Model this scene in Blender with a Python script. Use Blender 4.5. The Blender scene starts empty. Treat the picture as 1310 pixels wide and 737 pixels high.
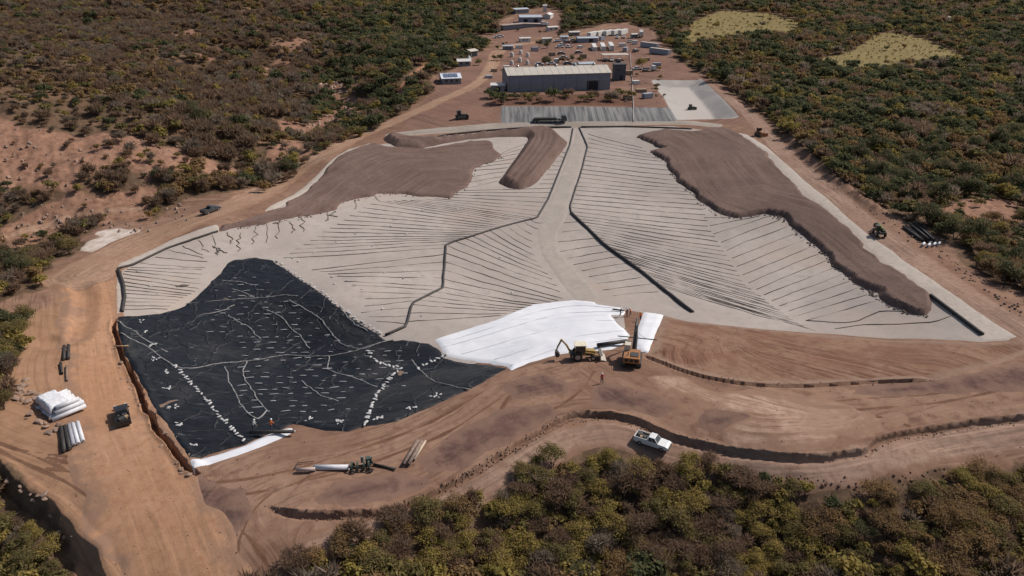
import bpy, bmesh, math, random
import numpy as np
from mathutils import Vector, Matrix

rnd = random.Random(7)
scene = bpy.context.scene
col = scene.collection
rad = math.radians

# ------------------------------------------------------------------ camera, sky, sun, exposure
CAM_H, PITCH, FPX = 60.0, 25.0, 935.0          # metres, degrees, focal length in photograph pixels (1310 wide)
cam_d = bpy.data.cameras.new('camera')
cam_d.sensor_width = 36.0
cam_d.lens = 36.0 * FPX / 1310.0
cam_d.clip_start, cam_d.clip_end = 0.5, 20000.0
cam = bpy.data.objects.new('camera', cam_d)
cam.location = (0, 0, CAM_H)
cam.rotation_euler = (rad(90 - PITCH), 0, 0)
col.objects.link(cam)
scene.camera = cam

SUN_EL, SUN_AZ = 46.0, 28.0                     # azimuth: degrees from +X towards +Y
sun_dir = Vector((math.cos(rad(SUN_EL)) * math.cos(rad(SUN_AZ)), math.cos(rad(SUN_EL)) * math.sin(rad(SUN_AZ)), math.sin(rad(SUN_EL))))
world = bpy.data.worlds.new('World')
scene.world = world
world.use_nodes = True
wn = world.node_tree
wn.nodes.clear()
sky = wn.nodes.new('ShaderNodeTexSky')
sky.sky_type = 'NISHITA'
sky.sun_disc = False
sky.sun_elevation = rad(SUN_EL)
sky.sun_rotation = rad(90 - SUN_AZ)
sky.dust_density = 2.0
bg = wn.nodes.new('ShaderNodeBackground')
bg.inputs['Strength'].default_value = 0.068
wo = wn.nodes.new('ShaderNodeOutputWorld')
wn.links.new(sky.outputs[0], bg.inputs[0])
wn.links.new(bg.outputs[0], wo.inputs[0])
sun_l = bpy.data.lights.new('sun', 'SUN')
sun_l.energy = 3.4
sun_l.angle = rad(0.53)
sun_l.color = (1.0, 0.95, 0.90)
sun_o = bpy.data.objects.new('sun', sun_l)
sun_o.rotation_euler = sun_dir.to_track_quat('Z', 'Y').to_euler()
sun_o.location = (0, 0, 200)
col.objects.link(sun_o)
scene.view_settings.view_transform = 'Standard'
scene.view_settings.look = 'None'
scene.view_settings.exposure = 0.42
scene.view_settings.gamma = 1.0
scene.view_settings.use_curve_mapping = False
scene.render.engine = 'CYCLES'
scene.cycles.use_denoising = True
scene.cycles.max_bounces = 5
scene.cycles.diffuse_bounces = 3
scene.cycles.transparent_max_bounces = 4
scene.cycles.caustics_reflective = False
scene.cycles.caustics_refractive = False

_ONES = 'zeroth first second third fourth fifth sixth seventh eighth ninth tenth eleventh twelfth thirteenth fourteenth fifteenth sixteenth seventeenth eighteenth nineteenth'.split()


def nth(k):
    if k < 20:
        return _ONES[k]
    t = {2: 'twent', 3: 'thirt', 4: 'fort', 5: 'fift'}[k // 10]
    return t + 'ieth' if k % 10 == 0 else t + 'y-' + _ONES[k % 10]


# ------------------------------------------------------------------ numeric helpers
sp_, cp_ = math.sin(rad(PITCH)), math.cos(rad(PITCH))


def ray(px, py):
    u = (np.asarray(px, float) - 655.0) / FPX
    v = (np.asarray(py, float) - 368.5) / FPX
    return u, cp_ - v * sp_, -sp_ - v * cp_


def on_plane(px, py, z):
    a, b, c = ray(px, py)
    t = (CAM_H - z) / -c
    return a * t, b * t


def to_pixel(x, y, z):
    d = y * cp_ - (z - CAM_H) * sp_
    upv = y * sp_ + (z - CAM_H) * cp_
    return 655 + FPX * x / d, 368.5 - FPX * upv / d, d


_rs = np.random.RandomState(3)
_lat = _rs.rand(512, 512)


def vnoise(x, y):
    xi = np.floor(x).astype(int); yi = np.floor(y).astype(int)
    fx = x - xi; fy = y - yi
    fx = fx * fx * (3 - 2 * fx); fy = fy * fy * (3 - 2 * fy)
    a = _lat[xi % 512, yi % 512]; b = _lat[(xi + 1) % 512, yi % 512]
    c = _lat[xi % 512, (yi + 1) % 512]; d = _lat[(xi + 1) % 512, (yi + 1) % 512]
    return (a * (1 - fx) + b * fx) * (1 - fy) + (c * (1 - fx) + d * fx) * fy


def fbm(x, y, s, o=3):
    r = 0; a = 1; t = 0
    for k in range(o):
        r = r + a * (vnoise(x / s + 17.3 * k, y / s + 5.1 * k) - 0.5); t += a
        a *= 0.5; s *= 0.5
    return r / t * 2


def sstep(a, b, x):
    t = np.clip((x - a) / (b - a), 0, 1)
    return t * t * (3 - 2 * t)


# control points: pixel of the photograph and the height the ground has there
CTRL = [
 (655,900,-7),(200,900,-6),(1100,900,-9),(655,737,-6.5),(1000,737,-8),(1300,737,-6),(400,737,-1.5),(1300,630,-4),(1000,650,-5),(720,640,-3.5),(520,690,-2),
 (830,570,-1.5),(1000,602,-1.6),(1300,560,-1.5),(1150,590,-1.6),(650,610,-1.2),(500,664,-0.8),
 (770,480,0),(900,530,0),(1100,520,0.2),(1300,490,0.6),(560,570,0),(600,530,0.3),(480,600,0),(740,465,0),(1000,500,0.2),(690,500,0.5),(850,500,0.1),
 (700,400,-5.5),(850,408,-4.5),(1000,425,-3.6),(1150,434,-2.2),(1300,438,-0.2),(1220,460,0.5),(830,455,-0.2),(1000,470,-0.8),
 (750,340,-6.2),(600,360,-6),(450,405,-5.2),(700,250,-4.5),(600,300,-5),(850,300,-4.6),(1000,400,-5),(950,320,-5),(900,260,-4.2),(1070,340,-3.6),(1160,350,-.8),
 (740,170,-2),(600,200,-3),(500,230,-3),(400,285,-3.2),(330,310,-3),(400,330,-4),(250,340,-2),(200,370,-1.6),
 (150,345,0.2),(279,290,0),(340,265,0),(420,205,0),(480,180,0),(600,163,0),(740,158,0),(900,155,0.3),(965,175,0.4),(1060,256,.4),(1208,368,.4),(1306,434,.4),
 (150,430,0),(200,540,0),(240,590,0.2),(360,556,0),(450,553,0),(560,515,0),(650,473,0),(300,480,-5),(380,500,-5.5),(450,475,-6.6),(230,440,-3.2),(330,420,-5.5),(300,350,-3.2),
 (400,430,-6.8),(430,385,-4.0),(490,430,-5.0),(350,334,-3.2),(520,455,-6.2),(500,500,-4.5),(560,447,-5.6),(620,468,-3.4),
 (100,350,0.5),(130,450,0),(80,520,.3),(150,650,0),(250,700,-.5),(30,590,0.3),(100,600,0.1),(40,440,1.6),(10,430,2.5),(0,500,2.2),
 (40,330,-2.5),(0,290,-2),(100,240,2.5),(60,200,7),(150,200,6),(250,220,2),(200,262,-2),(110,285,-2.5),(300,235,-2.5),(340,222,-4),(390,180,-5),(440,142,-6),(400,60,-4),(350,85,-3),(430,105,-6.5),(480,150,-1),
 (0,150,14),(100,130,14),(200,150,10.5),(300,130,6),(250,60,14),(100,60,19),(0,60,24),(330,40,8),(330,180,2),
 (480,72,7),(530,50,5),(440,60,5),(560,115,3.5),(520,130,1.2),(460,120,-1.5),(500,100,5),
 (715,118,4.5),(600,95,4.8),(580,105,4.5),(650,80,5),(700,60,5.5),(800,60,5.5),(850,75,5),(760,45,6),(650,30,6),(700,25,6.5),(820,35,6),(640,120,4.3),(800,118,4.2),(740,137,2.8),(650,137,2.6),(850,137,2.2),(560,150,1.2),
 (835,98,3.2),(900,96,3),(950,148,1),(860,154,.4),
 (1000,100,3),(1100,150,1),(1200,200,-1),(1300,250,-2),(1300,340,-2),(1250,310,-1.5),(1150,250,-.5),(1050,200,.6),(1000,165,.8),(1300,100,2),(1150,70,5),(950,30,7),(1200,20,6),(1000,5,10),(1310,30,8),(900,60,5),
 (655,0,10),(300,8,13),(0,8,22),(1310,2,12),(480,10,9),(800,5,11),
 (-300,300,6),(-300,600,2),(1600,300,-3),(1600,600,-3),(-200,800,-5),(1500,800,-9),(-300,60,28),(1600,50,6),(-200,450,4),(1500,430,-2)]
_c = np.array(CTRL, float)
CX, CY = on_plane(_c[:, 0], _c[:, 1], _c[:, 2])
CZ = _c[:, 2]
CX = np.concatenate([CX, [-2500, 0, 2500, -2500, 2500, 0, -60, 60, 0]])
CY = np.concatenate([CY, [3800, 4200, 3800, 1800, 1800, 1900, 20, 20, -40]])
CZ = np.concatenate([CZ, [160, 130, 150, 90, 60, 45, -8, -10, -10]])
_n = len(CX)
_A = np.sqrt((CX[:, None] - CX[None]) ** 2 + (CY[:, None] - CY[None]) ** 2 + 36.0) + np.eye(_n) * -0.4
_P = np.stack([np.ones(_n), CX, CY], 1)
_M = np.block([[_A, _P], [_P.T, np.zeros((3, 3))]])
_W = np.linalg.solve(_M, np.concatenate([CZ, [0, 0, 0]]))


def h0(x, y):
    x = np.asarray(x, float); y = np.asarray(y, float)
    s = x.shape; x = x.ravel(); y = y.ravel()
    out = np.empty(len(x))
    for i in range(0, len(x), 20000):
        xx = x[i:i + 20000, None]; yy = y[i:i + 20000, None]
        k = np.sqrt((xx - CX) ** 2 + (yy - CY) ** 2 + 36.0)
        out[i:i + 20000] = k @ _W[:_n] + _W[_n] + _W[_n + 1] * xx[:, 0] + _W[_n + 2] * yy[:, 0]
    return out.reshape(s)


_TS = np.geomspace(40, 3000, 260)


def proj(pts):
    """pixels of the photograph -> points on the base terrain (array n x 2)"""
    p = np.array(pts, float)
    a, b, c = ray(p[:, 0], p[:, 1])
    X = a[:, None] * _TS; Y = b[:, None] * _TS; Z = CAM_H + c[:, None] * _TS
    g = Z - h0(X, Y)
    below = g < 0
    k = np.where(below.any(1), below.argmax(1), len(_TS) - 1)
    k = np.maximum(k, 1)
    i = np.arange(len(p))
    g0 = g[i, k - 1]; g1 = g[i, k]
    t = _TS[k - 1] + (_TS[k] - _TS[k - 1]) * np.clip(g0 / (g0 - g1 + 1e-9), 0, 1)
    for _ in range(3):
        z = h0(a * t, b * t)
        t2 = (CAM_H - z) / -c
        t = np.where(np.abs(t2 - t) < 30, 0.5 * t + 0.5 * t2, t)
    return np.stack([a * t, b * t], 1)


def catmull(pts, n=5):
    p = np.array(pts, float)
    q = np.concatenate([[2 * p[0] - p[1]], p, [2 * p[-1] - p[-2]]])
    out = []
    for i in range(1, len(q) - 2):
        for k in range(n):
            t = k / n
            out.append(0.5 * ((2 * q[i]) + (-q[i - 1] + q[i + 1]) * t + (2 * q[i - 1] - 5 * q[i] + 4 * q[i + 1] - q[i + 2]) * t * t + (-q[i - 1] + 3 * q[i] - 3 * q[i + 1] + q[i + 2]) * t ** 3))
    out.append(p[-1])
    return np.array(out)


def line_dist(poly, x, y, margin=40.0):
    """distance, signed side (+ = left of direction), along, for points near the polyline"""
    D = np.full(x.shape, 1e6); S = np.full(x.shape, 1e6); L = np.zeros(x.shape)
    lo = poly.min(0) - margin; hi = poly.max(0) + margin
    m = np.where((x > lo[0]) & (x < hi[0]) & (y > lo[1]) & (y < hi[1]))[0]
    if len(m) == 0:
        return D, S, L
    xx = x[m]; yy = y[m]
    bd = np.full(len(m), 1e6); bs = np.full(len(m), 1e6); bl = np.zeros(len(m))
    acc = 0.0
    for a, b in zip(poly[:-1], poly[1:]):
        v = b - a; l = math.hypot(*v)
        if l < 1e-6:
            continue
        rx = xx - a[0]; ry = yy - a[1]
        t = np.clip((rx * v[0] + ry * v[1]) / (l * l), 0, 1)
        dx = rx - t * v[0]; dy = ry - t * v[1]
        d = np.hypot(dx, dy)
        s = np.sign(v[0] * ry - v[1] * rx) * d
        k = d < bd
        bd = np.where(k, d, bd); bs = np.where(k, s, bs); bl = np.where(k, acc + t * l, bl)
        acc += l
    D[m] = bd; S[m] = bs; L[m] = bl
    return D, S, L


def poly_sdf(poly, x, y, margin=30.0):
    """+ inside, - outside"""
    out = np.full(x.shape, -1e6)
    lo = poly.min(0) - margin; hi = poly.max(0) + margin
    m = np.where((x > lo[0]) & (x < hi[0]) & (y > lo[1]) & (y < hi[1]))[0]
    if len(m) == 0:
        return out
    xx = x[m]; yy = y[m]
    bd = np.full(len(m), 1e6); ins = np.zeros(len(m), bool)
    q = np.roll(poly, -1, 0)
    for a, b in zip(poly, q):
        v = b - a; l2 = v @ v + 1e-12
        rx = xx - a[0]; ry = yy - a[1]
        t = np.clip((rx * v[0] + ry * v[1]) / l2, 0, 1)
        bd = np.minimum(bd, np.hypot(rx - t * v[0], ry - t * v[1]))
        c = ((a[1] > yy) != (b[1] > yy))
        with np.errstate(divide='ignore', invalid='ignore'):
            xi = a[0] + (yy - a[1]) * v[0] / (v[1] if abs(v[1]) > 1e-9 else 1e-9)
        ins ^= c & (xx < xi)
    out[m] = np.where(ins, bd, -bd)
    return out


# ------------------------------------------------------------------ features that shape the ground
T1 = proj(catmull([(824,454),(845,463),(880,476),(920,486),(970,493),(1030,494),(1100,490),(1150,488),(1197,487)]))
T2 = proj(catmull([(338,646),(365,655),(400,659),(450,659),(490,656),(520,648),(560,630),(605,605),(650,575),(690,555),(720,538),(745,531),(780,533),(815,540),(850,556),(890,570),(940,580),(1000,586),(1050,587),(1095,582),(1110,578),(1117,568),(1130,562),(1180,552),(1240,544),(1310,535),(1420,520)]))
T3 = proj(catmull([(-120,520),(-50,560),(0,592),(30,622),(60,640),(85,662),(110,690),(128,720),(140,750),(150,800),(152,850)]))
T4 = proj(catmull([(145,408),(149,440),(160,470),(175,500),(196,545),(220,578),(240,602),(256,611)]))
T5 = proj(catmull([(1000,172),(1035,205),(1070,235),(1105,262),(1140,284)]))
T6 = proj(catmull([(84,362),(92,380),(88,410),(80,430),(60,425)]))


def ragged(poly, amp, step, seed):
    s = np.concatenate([[0], np.cumsum(np.hypot(*np.diff(poly, axis=0).T))])
    q = np.arange(0, s[-1], step); p = np.stack([np.interp(q, s, poly[:, 0]), np.interp(q, s, poly[:, 1])], 1)
    r = np.random.RandomState(seed); n = r.randn(len(p)); n = 0.6 * n + 0.4 * np.roll(n, 1) + 0.8 * np.interp(np.arange(len(p)), np.arange(0, len(p) + 4, 4), r.randn(len(np.arange(0, len(p) + 4, 4))))
    d = np.gradient(p, axis=0); d = np.stack([-d[:, 1], d[:, 0]], 1); d /= np.linalg.norm(d, axis=1)[:, None] + 1e-9
    return p + d * (n * amp)[:, None]


T1 = ragged(T1, 0.035, 1.3, 1); T2 = ragged(T2, 0.06, 1.0, 2); T3 = ragged(T3, 0.22, 1.4, 3); T4 = ragged(T4, 0.16, 1.0, 4)
POND = proj([(831,101),(898,100),(948,150),(905,152),(862,153)])
SLOPE_L = proj([(640,137),(735,136),(859,137),(870,153),(862,157),(740,159),(640,158)])


def ends(L, poly, w=3.0):
    tot = np.hypot(*np.diff(poly, axis=0).T).sum()
    return sstep(0, w, L) * sstep(0, w, tot - L)


J2 = lambda x, y: 0.0 * x
J1 = lambda x, y: 0.0 * x
J3 = lambda x, y: 0.0 * x
J4 = lambda x, y: 0.0 * x
CREASES = [(T2, J2, (-0.5, -0.02, 0.18)), (T1, J1, (-0.75, -0.6, -0.05, 0.1)), (T3, J3, (-4.4, -1.1, -0.2, 0.15)), (T4, J4, (-0.3, -0.22, 0.5, 0.6))]


def detail(x, y):
    s = x.shape; x = x.ravel(); y = y.ravel()
    dz = np.zeros(len(x))
    # T2: a step down towards the camera
    D, S, L = line_dist(T2, x, y, 16)
    Sj = S + J2(x, y)
    e = ends(L, T2, 4)
    soft = 1 - 0.6 * sstep(22, 28, L) * sstep(46, 38, L)
    dz += np.where(D < 15, 0.45 * e * soft * np.clip((Sj + 0.02) / 0.2, 0, 1) * sstep(14, 1, S) * (S < 14), 0)
    dz += np.where(D < 3, 0.24 * e * np.clip((Sj + 0.02) / 0.2, 0, 1) * np.exp(-np.maximum(Sj - 0.2, 0) / 0.5) * (0.5 + 1.0 * vnoise(x * 1.3 + y, y * 1.1 - x)), 0)
    dz += np.where(D < 3, -0.40 * e * np.exp(-((Sj + 0.28) / 0.26) ** 4), 0)
    # T1: anchor trench with a small spoil lip
    D, S, L = line_dist(T1, x, y, 6)
    Sj = S + J1(x, y)
    e = ends(L, T1, 2)
    dz += np.where(D < 5, e * (np.interp(Sj, [-1.0, -0.75, -0.6, -0.05, 0.1, 0.5, 1.3], [0, 0.08, -0.5, -0.55, 0.30, 0.26, 0])), 0)
    # T3: the cut below the haul road (lower ground on the right of the direction)
    D, S, L = line_dist(T3, x, y, 40)
    Sj = S + J3(x, y)
    dz += np.where(D < 38, np.interp(Sj, [-38, -24, -5.6, -4.4, -1.1, -0.2, 0.15, 0.6, 1.6], [0, -1.6, -2.3, -1.9, -1.8, -0.2, 0.30, 0.35, 0]), 0)
    # T4: open trench beside the black liner
    D, S, L = line_dist(T4, x, y, 6)
    Sj = S + J4(x, y)
    e = ends(L, T4, 1.5)
    dz += np.where(D < 5, e * np.interp(Sj, [-0.8, -0.3, -0.22, 0.5, 0.6, 1.3, 2.3], [0, 0.30, -2.0, -2.0, 0.3, 0.42, 0]) * (0.75 + 0.5 * vnoise(x * 0.9, y * 0.9)), 0)
    # T5: bulldozed rubble bank beside the right road
    D, S, L = line_dist(T5, x, y, 12)
    e = ends(L, T5, 8)
    dz += np.where(D < 10, e * 1.5 * np.exp(-((S - 0.8) / 1.8) ** 2) * (0.6 + 0.8 * vnoise(x * 0.6, y * 0.6)), 0)
    D, S, L = line_dist(T6, x, y, 12)
    dz += np.where(D < 6, -0.8 * sstep(-0.2, 0.9, S) * sstep(5, 2, S) * ends(L, T6, 3), 0)
    d = poly_sdf(POND, x, y, 5)
    dz += np.where(d > 0, -np.minimum(3.2, 0.42 * d), 0)
    return dz.reshape(s)


_veg_noise = lambda x, y: fbm(x, y, 60, 3)


def hfull(x, y):
    x = np.atleast_1d(np.asarray(x, float)); y = np.atleast_1d(np.asarray(y, float))
    far = sstep(240, 420, y) + sstep(120, 200, -x) * sstep(100, 160, y)
    return h0(x, y) + detail(x, y) + np.clip(far, 0, 1) * 3.0 * fbm(x, y, 55, 3) + sstep(70, 150, -x) * sstep(120, 190, y) * (4.0 * fbm(x + 91, y, 38, 4) + 7.0 * fbm(x + 0.6 * y, y - 0.3 * x + 40, 75, 2) * sstep(200, 280, y))


def at(px, py, lift=0.0):
    q = proj([(px, py)])[0]
    z = hfull(q[0:1], q[1:2])[0]
    # one correction step for the local relief
    a, b, c = ray(px, py)
    if abs(z - h0(q[0:1], q[1:2])[0]) > 0.05:
        t = (CAM_H - z) / -c
        q = np.array([a * t, b * t])
        z = hfull(q[0:1], q[1:2])[0]
    return Vector((float(q[0]), float(q[1]), float(z) + lift))


# ------------------------------------------------------------------ materials
def new_mat(name):
    m = bpy.data.materials.new(name)
    m.use_nodes = True
    nt = m.node_tree
    b = nt.nodes['Principled BSDF']
    b.inputs['Specular IOR Level'].default_value = 0.2
    return m, nt, b


def N(nt, t, **kw):
    n = nt.nodes.new('ShaderNode' + t)
    for k, v in kw.items():
        setattr(n, k, v)
    return n


def mixc(nt, fac, a, b, mode='MIX'):
    n = N(nt, 'Mix', data_type='RGBA', blend_type=mode)
    for k, v in ((0, fac), (6, a), (7, b)):
        if hasattr(v, 'is_output') or hasattr(v, 'links'):
            nt.links.new(v, n.inputs[k])
        else:
            n.inputs[k].default_value = v if k == 0 else (*v, 1)
    return n.outputs[2]


def math_(nt, op, a, b=None, clamp=False):
    n = N(nt, 'Math', operation=op, use_clamp=clamp)
    for k, v in ((0, a), (1, b)):
        if v is None:
            continue
        if hasattr(v, 'links'):
            nt.links.new(v, n.inputs[k])
        else:
            n.inputs[k].default_value = v
    return n.outputs[0]


def ramp(nt, v, a, b):
    n = N(nt, 'MapRange', clamp=True, interpolation_type='SMOOTHSTEP')
    nt.links.new(v, n.inputs[0])
    n.inputs[1].default_value = a; n.inputs[2].default_value = b
    return n.outputs[0]


def noise(nt, scale, detail_=4, vec=None, rough=0.6, dist=0.0):
    n = N(nt, 'TexNoise')
    n.inputs['Scale'].default_value = scale; n.inputs['Detail'].default_value = detail_
    n.inputs['Roughness'].default_value = rough; n.inputs['Distortion'].default_value = dist
    if vec is None:
        vec = N(nt, 'TexCoord').outputs['Object']
    nt.links.new(vec, n.inputs['Vector'])
    return n.outputs[0]


def attr(nt, name):
    return N(nt, 'Attribute', attribute_name=name).outputs['Fac']


def bump(nt, b, h, strength=0.4, dist=0.1):
    n = N(nt, 'Bump')
    n.inputs['Strength'].default_value = strength; n.inputs['Distance'].default_value = dist
    nt.links.new(h, n.inputs['Height'])
    nt.links.new(n.outputs[0], b.inputs['Normal'])


def streak_vec(nt, ku, kv):
    c = N(nt, 'CombineXYZ')
    nt.links.new(math_(nt, 'MULTIPLY', attr(nt, 'su'), ku), c.inputs[0])
    nt.links.new(math_(nt, 'MULTIPLY', attr(nt, 'sv'), kv), c.inputs[1])
    return c.outputs[0]


TAN = (0.225, 0.133, 0.090)


def earth(name, a, b, c, big=0.06, fine=0.9, rough=0.95, bstr=0.5, edge=None, streak=None, edge_w=1.5, bdist=0.12, track=(0.55, 0.6, 0.62), tw=0.5):
    """bare soil: two tones in large patches, a third in fine grain; streak: along the way; edge: colour it fades to at its border"""
    m, nt, p = new_mat(name)
    n1 = noise(nt, big, 5, dist=0.6)
    n2 = noise(nt, fine, 6, rough=0.7)
    n3 = noise(nt, fine * 6, 3)
    cc = mixc(nt, ramp(nt, n1, 0.38, 0.62), a, b)
    cc = mixc(nt, ramp(nt, n2, 0.42, 0.75), cc, c)
    cc = mixc(nt, math_(nt, 'MULTIPLY', ramp(nt, n3, 0.45, 0.8), 0.35), cc, tuple(0.55 * k for k in a))
    hgt = math_(nt, 'ADD', math_(nt, 'MULTIPLY', n2, 0.7), math_(nt, 'MULTIPLY', n3, 0.3))
    if streak:
        sn = noise(nt, 1.0, 5, streak_vec(nt, streak * 1.5, streak * 0.07), rough=0.65, dist=0.7)
        f = math_(nt, 'MULTIPLY', ramp(nt, sn, 0.46, 0.62), ramp(nt, noise(nt, 0.05, 3), 0.35, 0.6))
        cc = mixc(nt, math_(nt, 'MULTIPLY', f, tw), cc, mixc(nt, 1.0, cc, track, 'MULTIPLY'))
        f2 = ramp(nt, sn, 0.44, 0.34)
        cc = mixc(nt, math_(nt, 'MULTIPLY', f2, tw * 0.7), cc, tuple(min(0.8, 1.35 * k) for k in b))
        hgt = math_(nt, 'ADD', hgt, math_(nt, 'MULTIPLY', sn, 0.35))
    if edge:
        d = math_(nt, 'ADD', attr(nt, 'd'), math_(nt, 'MULTIPLY', math_(nt, 'SUBTRACT', noise(nt, 0.5, 5), 0.5), edge_w * 2.4))
        cc = mixc(nt, ramp(nt, d, 0.0, edge_w), edge, cc)
    nt.links.new(cc, p.inputs['Base Color'])
    p.inputs['Roughness'].default_value = rough
    p.inputs['Specular IOR Level'].default_value = 0.08
    bump(nt, p, hgt, bstr, bdist)
    return m


def plain(name, c, rough=0.6, metal=0.0, var=0.12, scale=3.0, spec=0.3, dirt=None, bstr=0.0):
    m, nt, p = new_mat(name)
    n = noise(nt, scale, 4)
    cc = mixc(nt, ramp(nt, n, 0.3, 0.7), tuple(k * (1 - var) for k in c), tuple(min(1, k * (1 + var)) for k in c))
    if dirt:
        cc = mixc(nt, math_(nt, 'MULTIPLY', ramp(nt, noise(nt, scale * 2.3, 5), 0.45, 0.75), dirt), cc, (0.30, 0.20, 0.13))
    nt.links.new(cc, p.inputs['Base Color'])
    p.inputs['Roughness'].default_value = rough
    p.inputs['Metallic'].default_value = metal
    p.inputs['Specular IOR Level'].default_value = spec
    if bstr:
        bump(nt, p, n, bstr, 0.05)
    return m

# ------------------------------------------------------------------ object helpers
def tag(o, label=None, cat=None, group=None, kind=None):
    if label: o['label'] = label
    if cat: o['category'] = cat
    if group: o['group'] = group
    if kind: o['kind'] = kind
    return o


def empty(name, loc, rz=0.0, label=None, cat=None, group=None):
    o = bpy.data.objects.new(name, None)
    o.location = loc; o.rotation_euler = (0, 0, rz)
    o.empty_display_size = 0.5
    col.objects.link(o)
    return tag(o, label, cat, group)


def np_mesh(name, V, F, smooth=True, attrs=None):
    me = bpy.data.meshes.new(name)
    me.vertices.add(len(V)); me.vertices.foreach_set('co', np.ascontiguousarray(V, np.float32).ravel())
    k = F.shape[1]
    me.loops.add(F.size); me.loops.foreach_set('vertex_index', np.ascontiguousarray(F, np.int32).ravel())
    me.polygons.add(len(F)); me.polygons.foreach_set('loop_start', np.arange(0, F.size, k, dtype=np.int32))
    me.polygons.foreach_set('use_smooth', np.full(len(F), smooth))
    for n, v in (attrs or {}).items():
        a = me.attributes.new(n, 'FLOAT', 'POINT'); a.data.foreach_set('value', np.ascontiguousarray(v, np.float32))
    me.update(calc_edges=True)
    return me


def obj(name, me, mat=None, parent=None):
    o = bpy.data.objects.new(name, me)
    if mat is not None and len(me.materials) == 0:
        me.materials.append(mat)
    if parent is not None:
        o.parent = parent
    col.objects.link(o)
    return o


def clip(V, T, val):
    """keep the side val >= 0 of a triangle mesh; V has any number of columns"""
    ins = val >= 0
    k = ins[T].sum(1)
    full = T[k == 3]
    out = [full]; newV = []; base = len(V)
    for n_in in (1, 2):
        t = T[k == n_in]
        if len(t) == 0:
            continue
        lone = ins[t] if n_in == 1 else ~ins[t]
        j = lone.argmax(1); r = np.arange(len(t))
        A = t[r, j]; B = t[r, (j + 1) % 3]; C = t[r, (j + 2) % 3]
        keys = np.concatenate([np.stack([A, B], 1), np.stack([A, C], 1)])
        ks = np.sort(keys, 1); uq, inv = np.unique(ks[:, 0].astype(np.int64) * 10 ** 8 + ks[:, 1], return_inverse=True)
        i0 = (uq // 10 ** 8).astype(int); i1 = (uq % 10 ** 8).astype(int)
        w = val[i0] / (val[i0] - val[i1])
        nv = V[i0] + (V[i1] - V[i0]) * w[:, None]
        newV.append(nv)
        e1 = base + inv[:len(t)]; e2 = base + inv[len(t):]
        base += len(nv)
        if n_in == 1:
            out.append(np.stack([A, e1, e2], 1))
        else:
            out += [np.stack([e1, B, C], 1), np.stack([e1, C, e2], 1)]
    V2 = np.concatenate([V] + newV); T2_ = np.concatenate(out)
    used = np.unique(T2_); remap = np.zeros(len(V2), int); remap[used] = np.arange(len(used))
    return V2[used], remap[T2_]


def split(V, T, lev, cI):
    a = clip(V, T, V[:, cI] - lev); b = clip(V, T, lev - V[:, cI])
    return np.concatenate([a[0], b[0]]), np.concatenate([a[1], b[1] + len(a[0])])


# ------------------------------------------------------------------ the ground: one sheet from below the camera to the horizon
STEP_Y, STEP_X = 2.0, 2.5
rows = np.concatenate([np.arange(980, 738, -6.0), np.arange(738, -8, -STEP_Y), np.arange(-8, -60, -4.0)])
cols = np.concatenate([np.arange(-480, -20, 12.0), np.arange(-20, 1331, STEP_X), np.arange(1340, 1800, 12.0)])
_u, _dy, _dz = ray(655, rows)
_t = CAM_H / -_dz
GX = _t[:, None] * ((cols[None] - 655) / FPX)
GY = np.repeat((_t * _dy)[:, None], len(cols), 1)
gx = GX.ravel(); gy = GY.ravel()
R_, C_ = GX.shape
ii = np.arange(R_ * C_).reshape(R_, C_)
a_, b_, c_, d_ = ii[:-1, :-1].ravel(), ii[:-1, 1:].ravel(), ii[1:, 1:].ravel(), ii[1:, :-1].ravel()
GT = np.concatenate([np.stack([a_, b_, c_], 1), np.stack([a_, c_, d_], 1)])
# cut the sheet along the edges of steps and trenches so that they stay crisp
for _pl, _jf, _levs in CREASES:
    for _l in _levs:
        _D, _S, _L = line_dist(_pl, gx, gy, 8)
        _val = np.where(_D < 7, _S + _jf(gx, gy) - _l, np.nan)
        _near = ~np.isnan(_val[GT]).any(1)
        _t = GT[_near]
        _cross = (_val[_t].min(1) < 0) & (_val[_t].max(1) > 0) & (np.abs(_val[_t]).max(1) < 5)
        _idx = np.where(_near)[0][_cross]
        _sub = GT[_idx]
        _V0 = np.stack([gx, gy, np.nan_to_num(_val)], 1)
        _parts = []
        _keep = np.ones(len(GT), bool); _keep[_idx] = False
        _used = np.unique(_sub); _rm = np.zeros(len(gx), int); _rm[_used] = np.arange(len(_used))
        for _sg in (1, -1):
            _v, _f = clip(_V0[_used], _rm[_sub], _sg * _V0[_used, 2])
            _parts.append((_v, _f))
        _nV = np.concatenate([gx[:, None], gy[:, None]], 1); _nT = [GT[_keep]]; _off = len(gx)
        for _v, _f in _parts:
            _nV = np.concatenate([_nV, _v[:, :2]]); _nT.append(_f + _off); _off += len(_v)
        _nT = np.concatenate(_nT)
        _k = np.round(_nV * 5000).astype(np.int64)
        _, _i, _inv = np.unique(_k[:, 0] * 10 ** 9 + _k[:, 1], return_index=True, return_inverse=True)
        _inv = _inv.ravel(); gx = _nV[_i, 0]; gy = _nV[_i, 1]; GT = _inv[_nT]
        GT = GT[(GT[:, 0] != GT[:, 1]) & (GT[:, 1] != GT[:, 2]) & (GT[:, 0] != GT[:, 2])]
gz = hfull(gx, gy)

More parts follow.
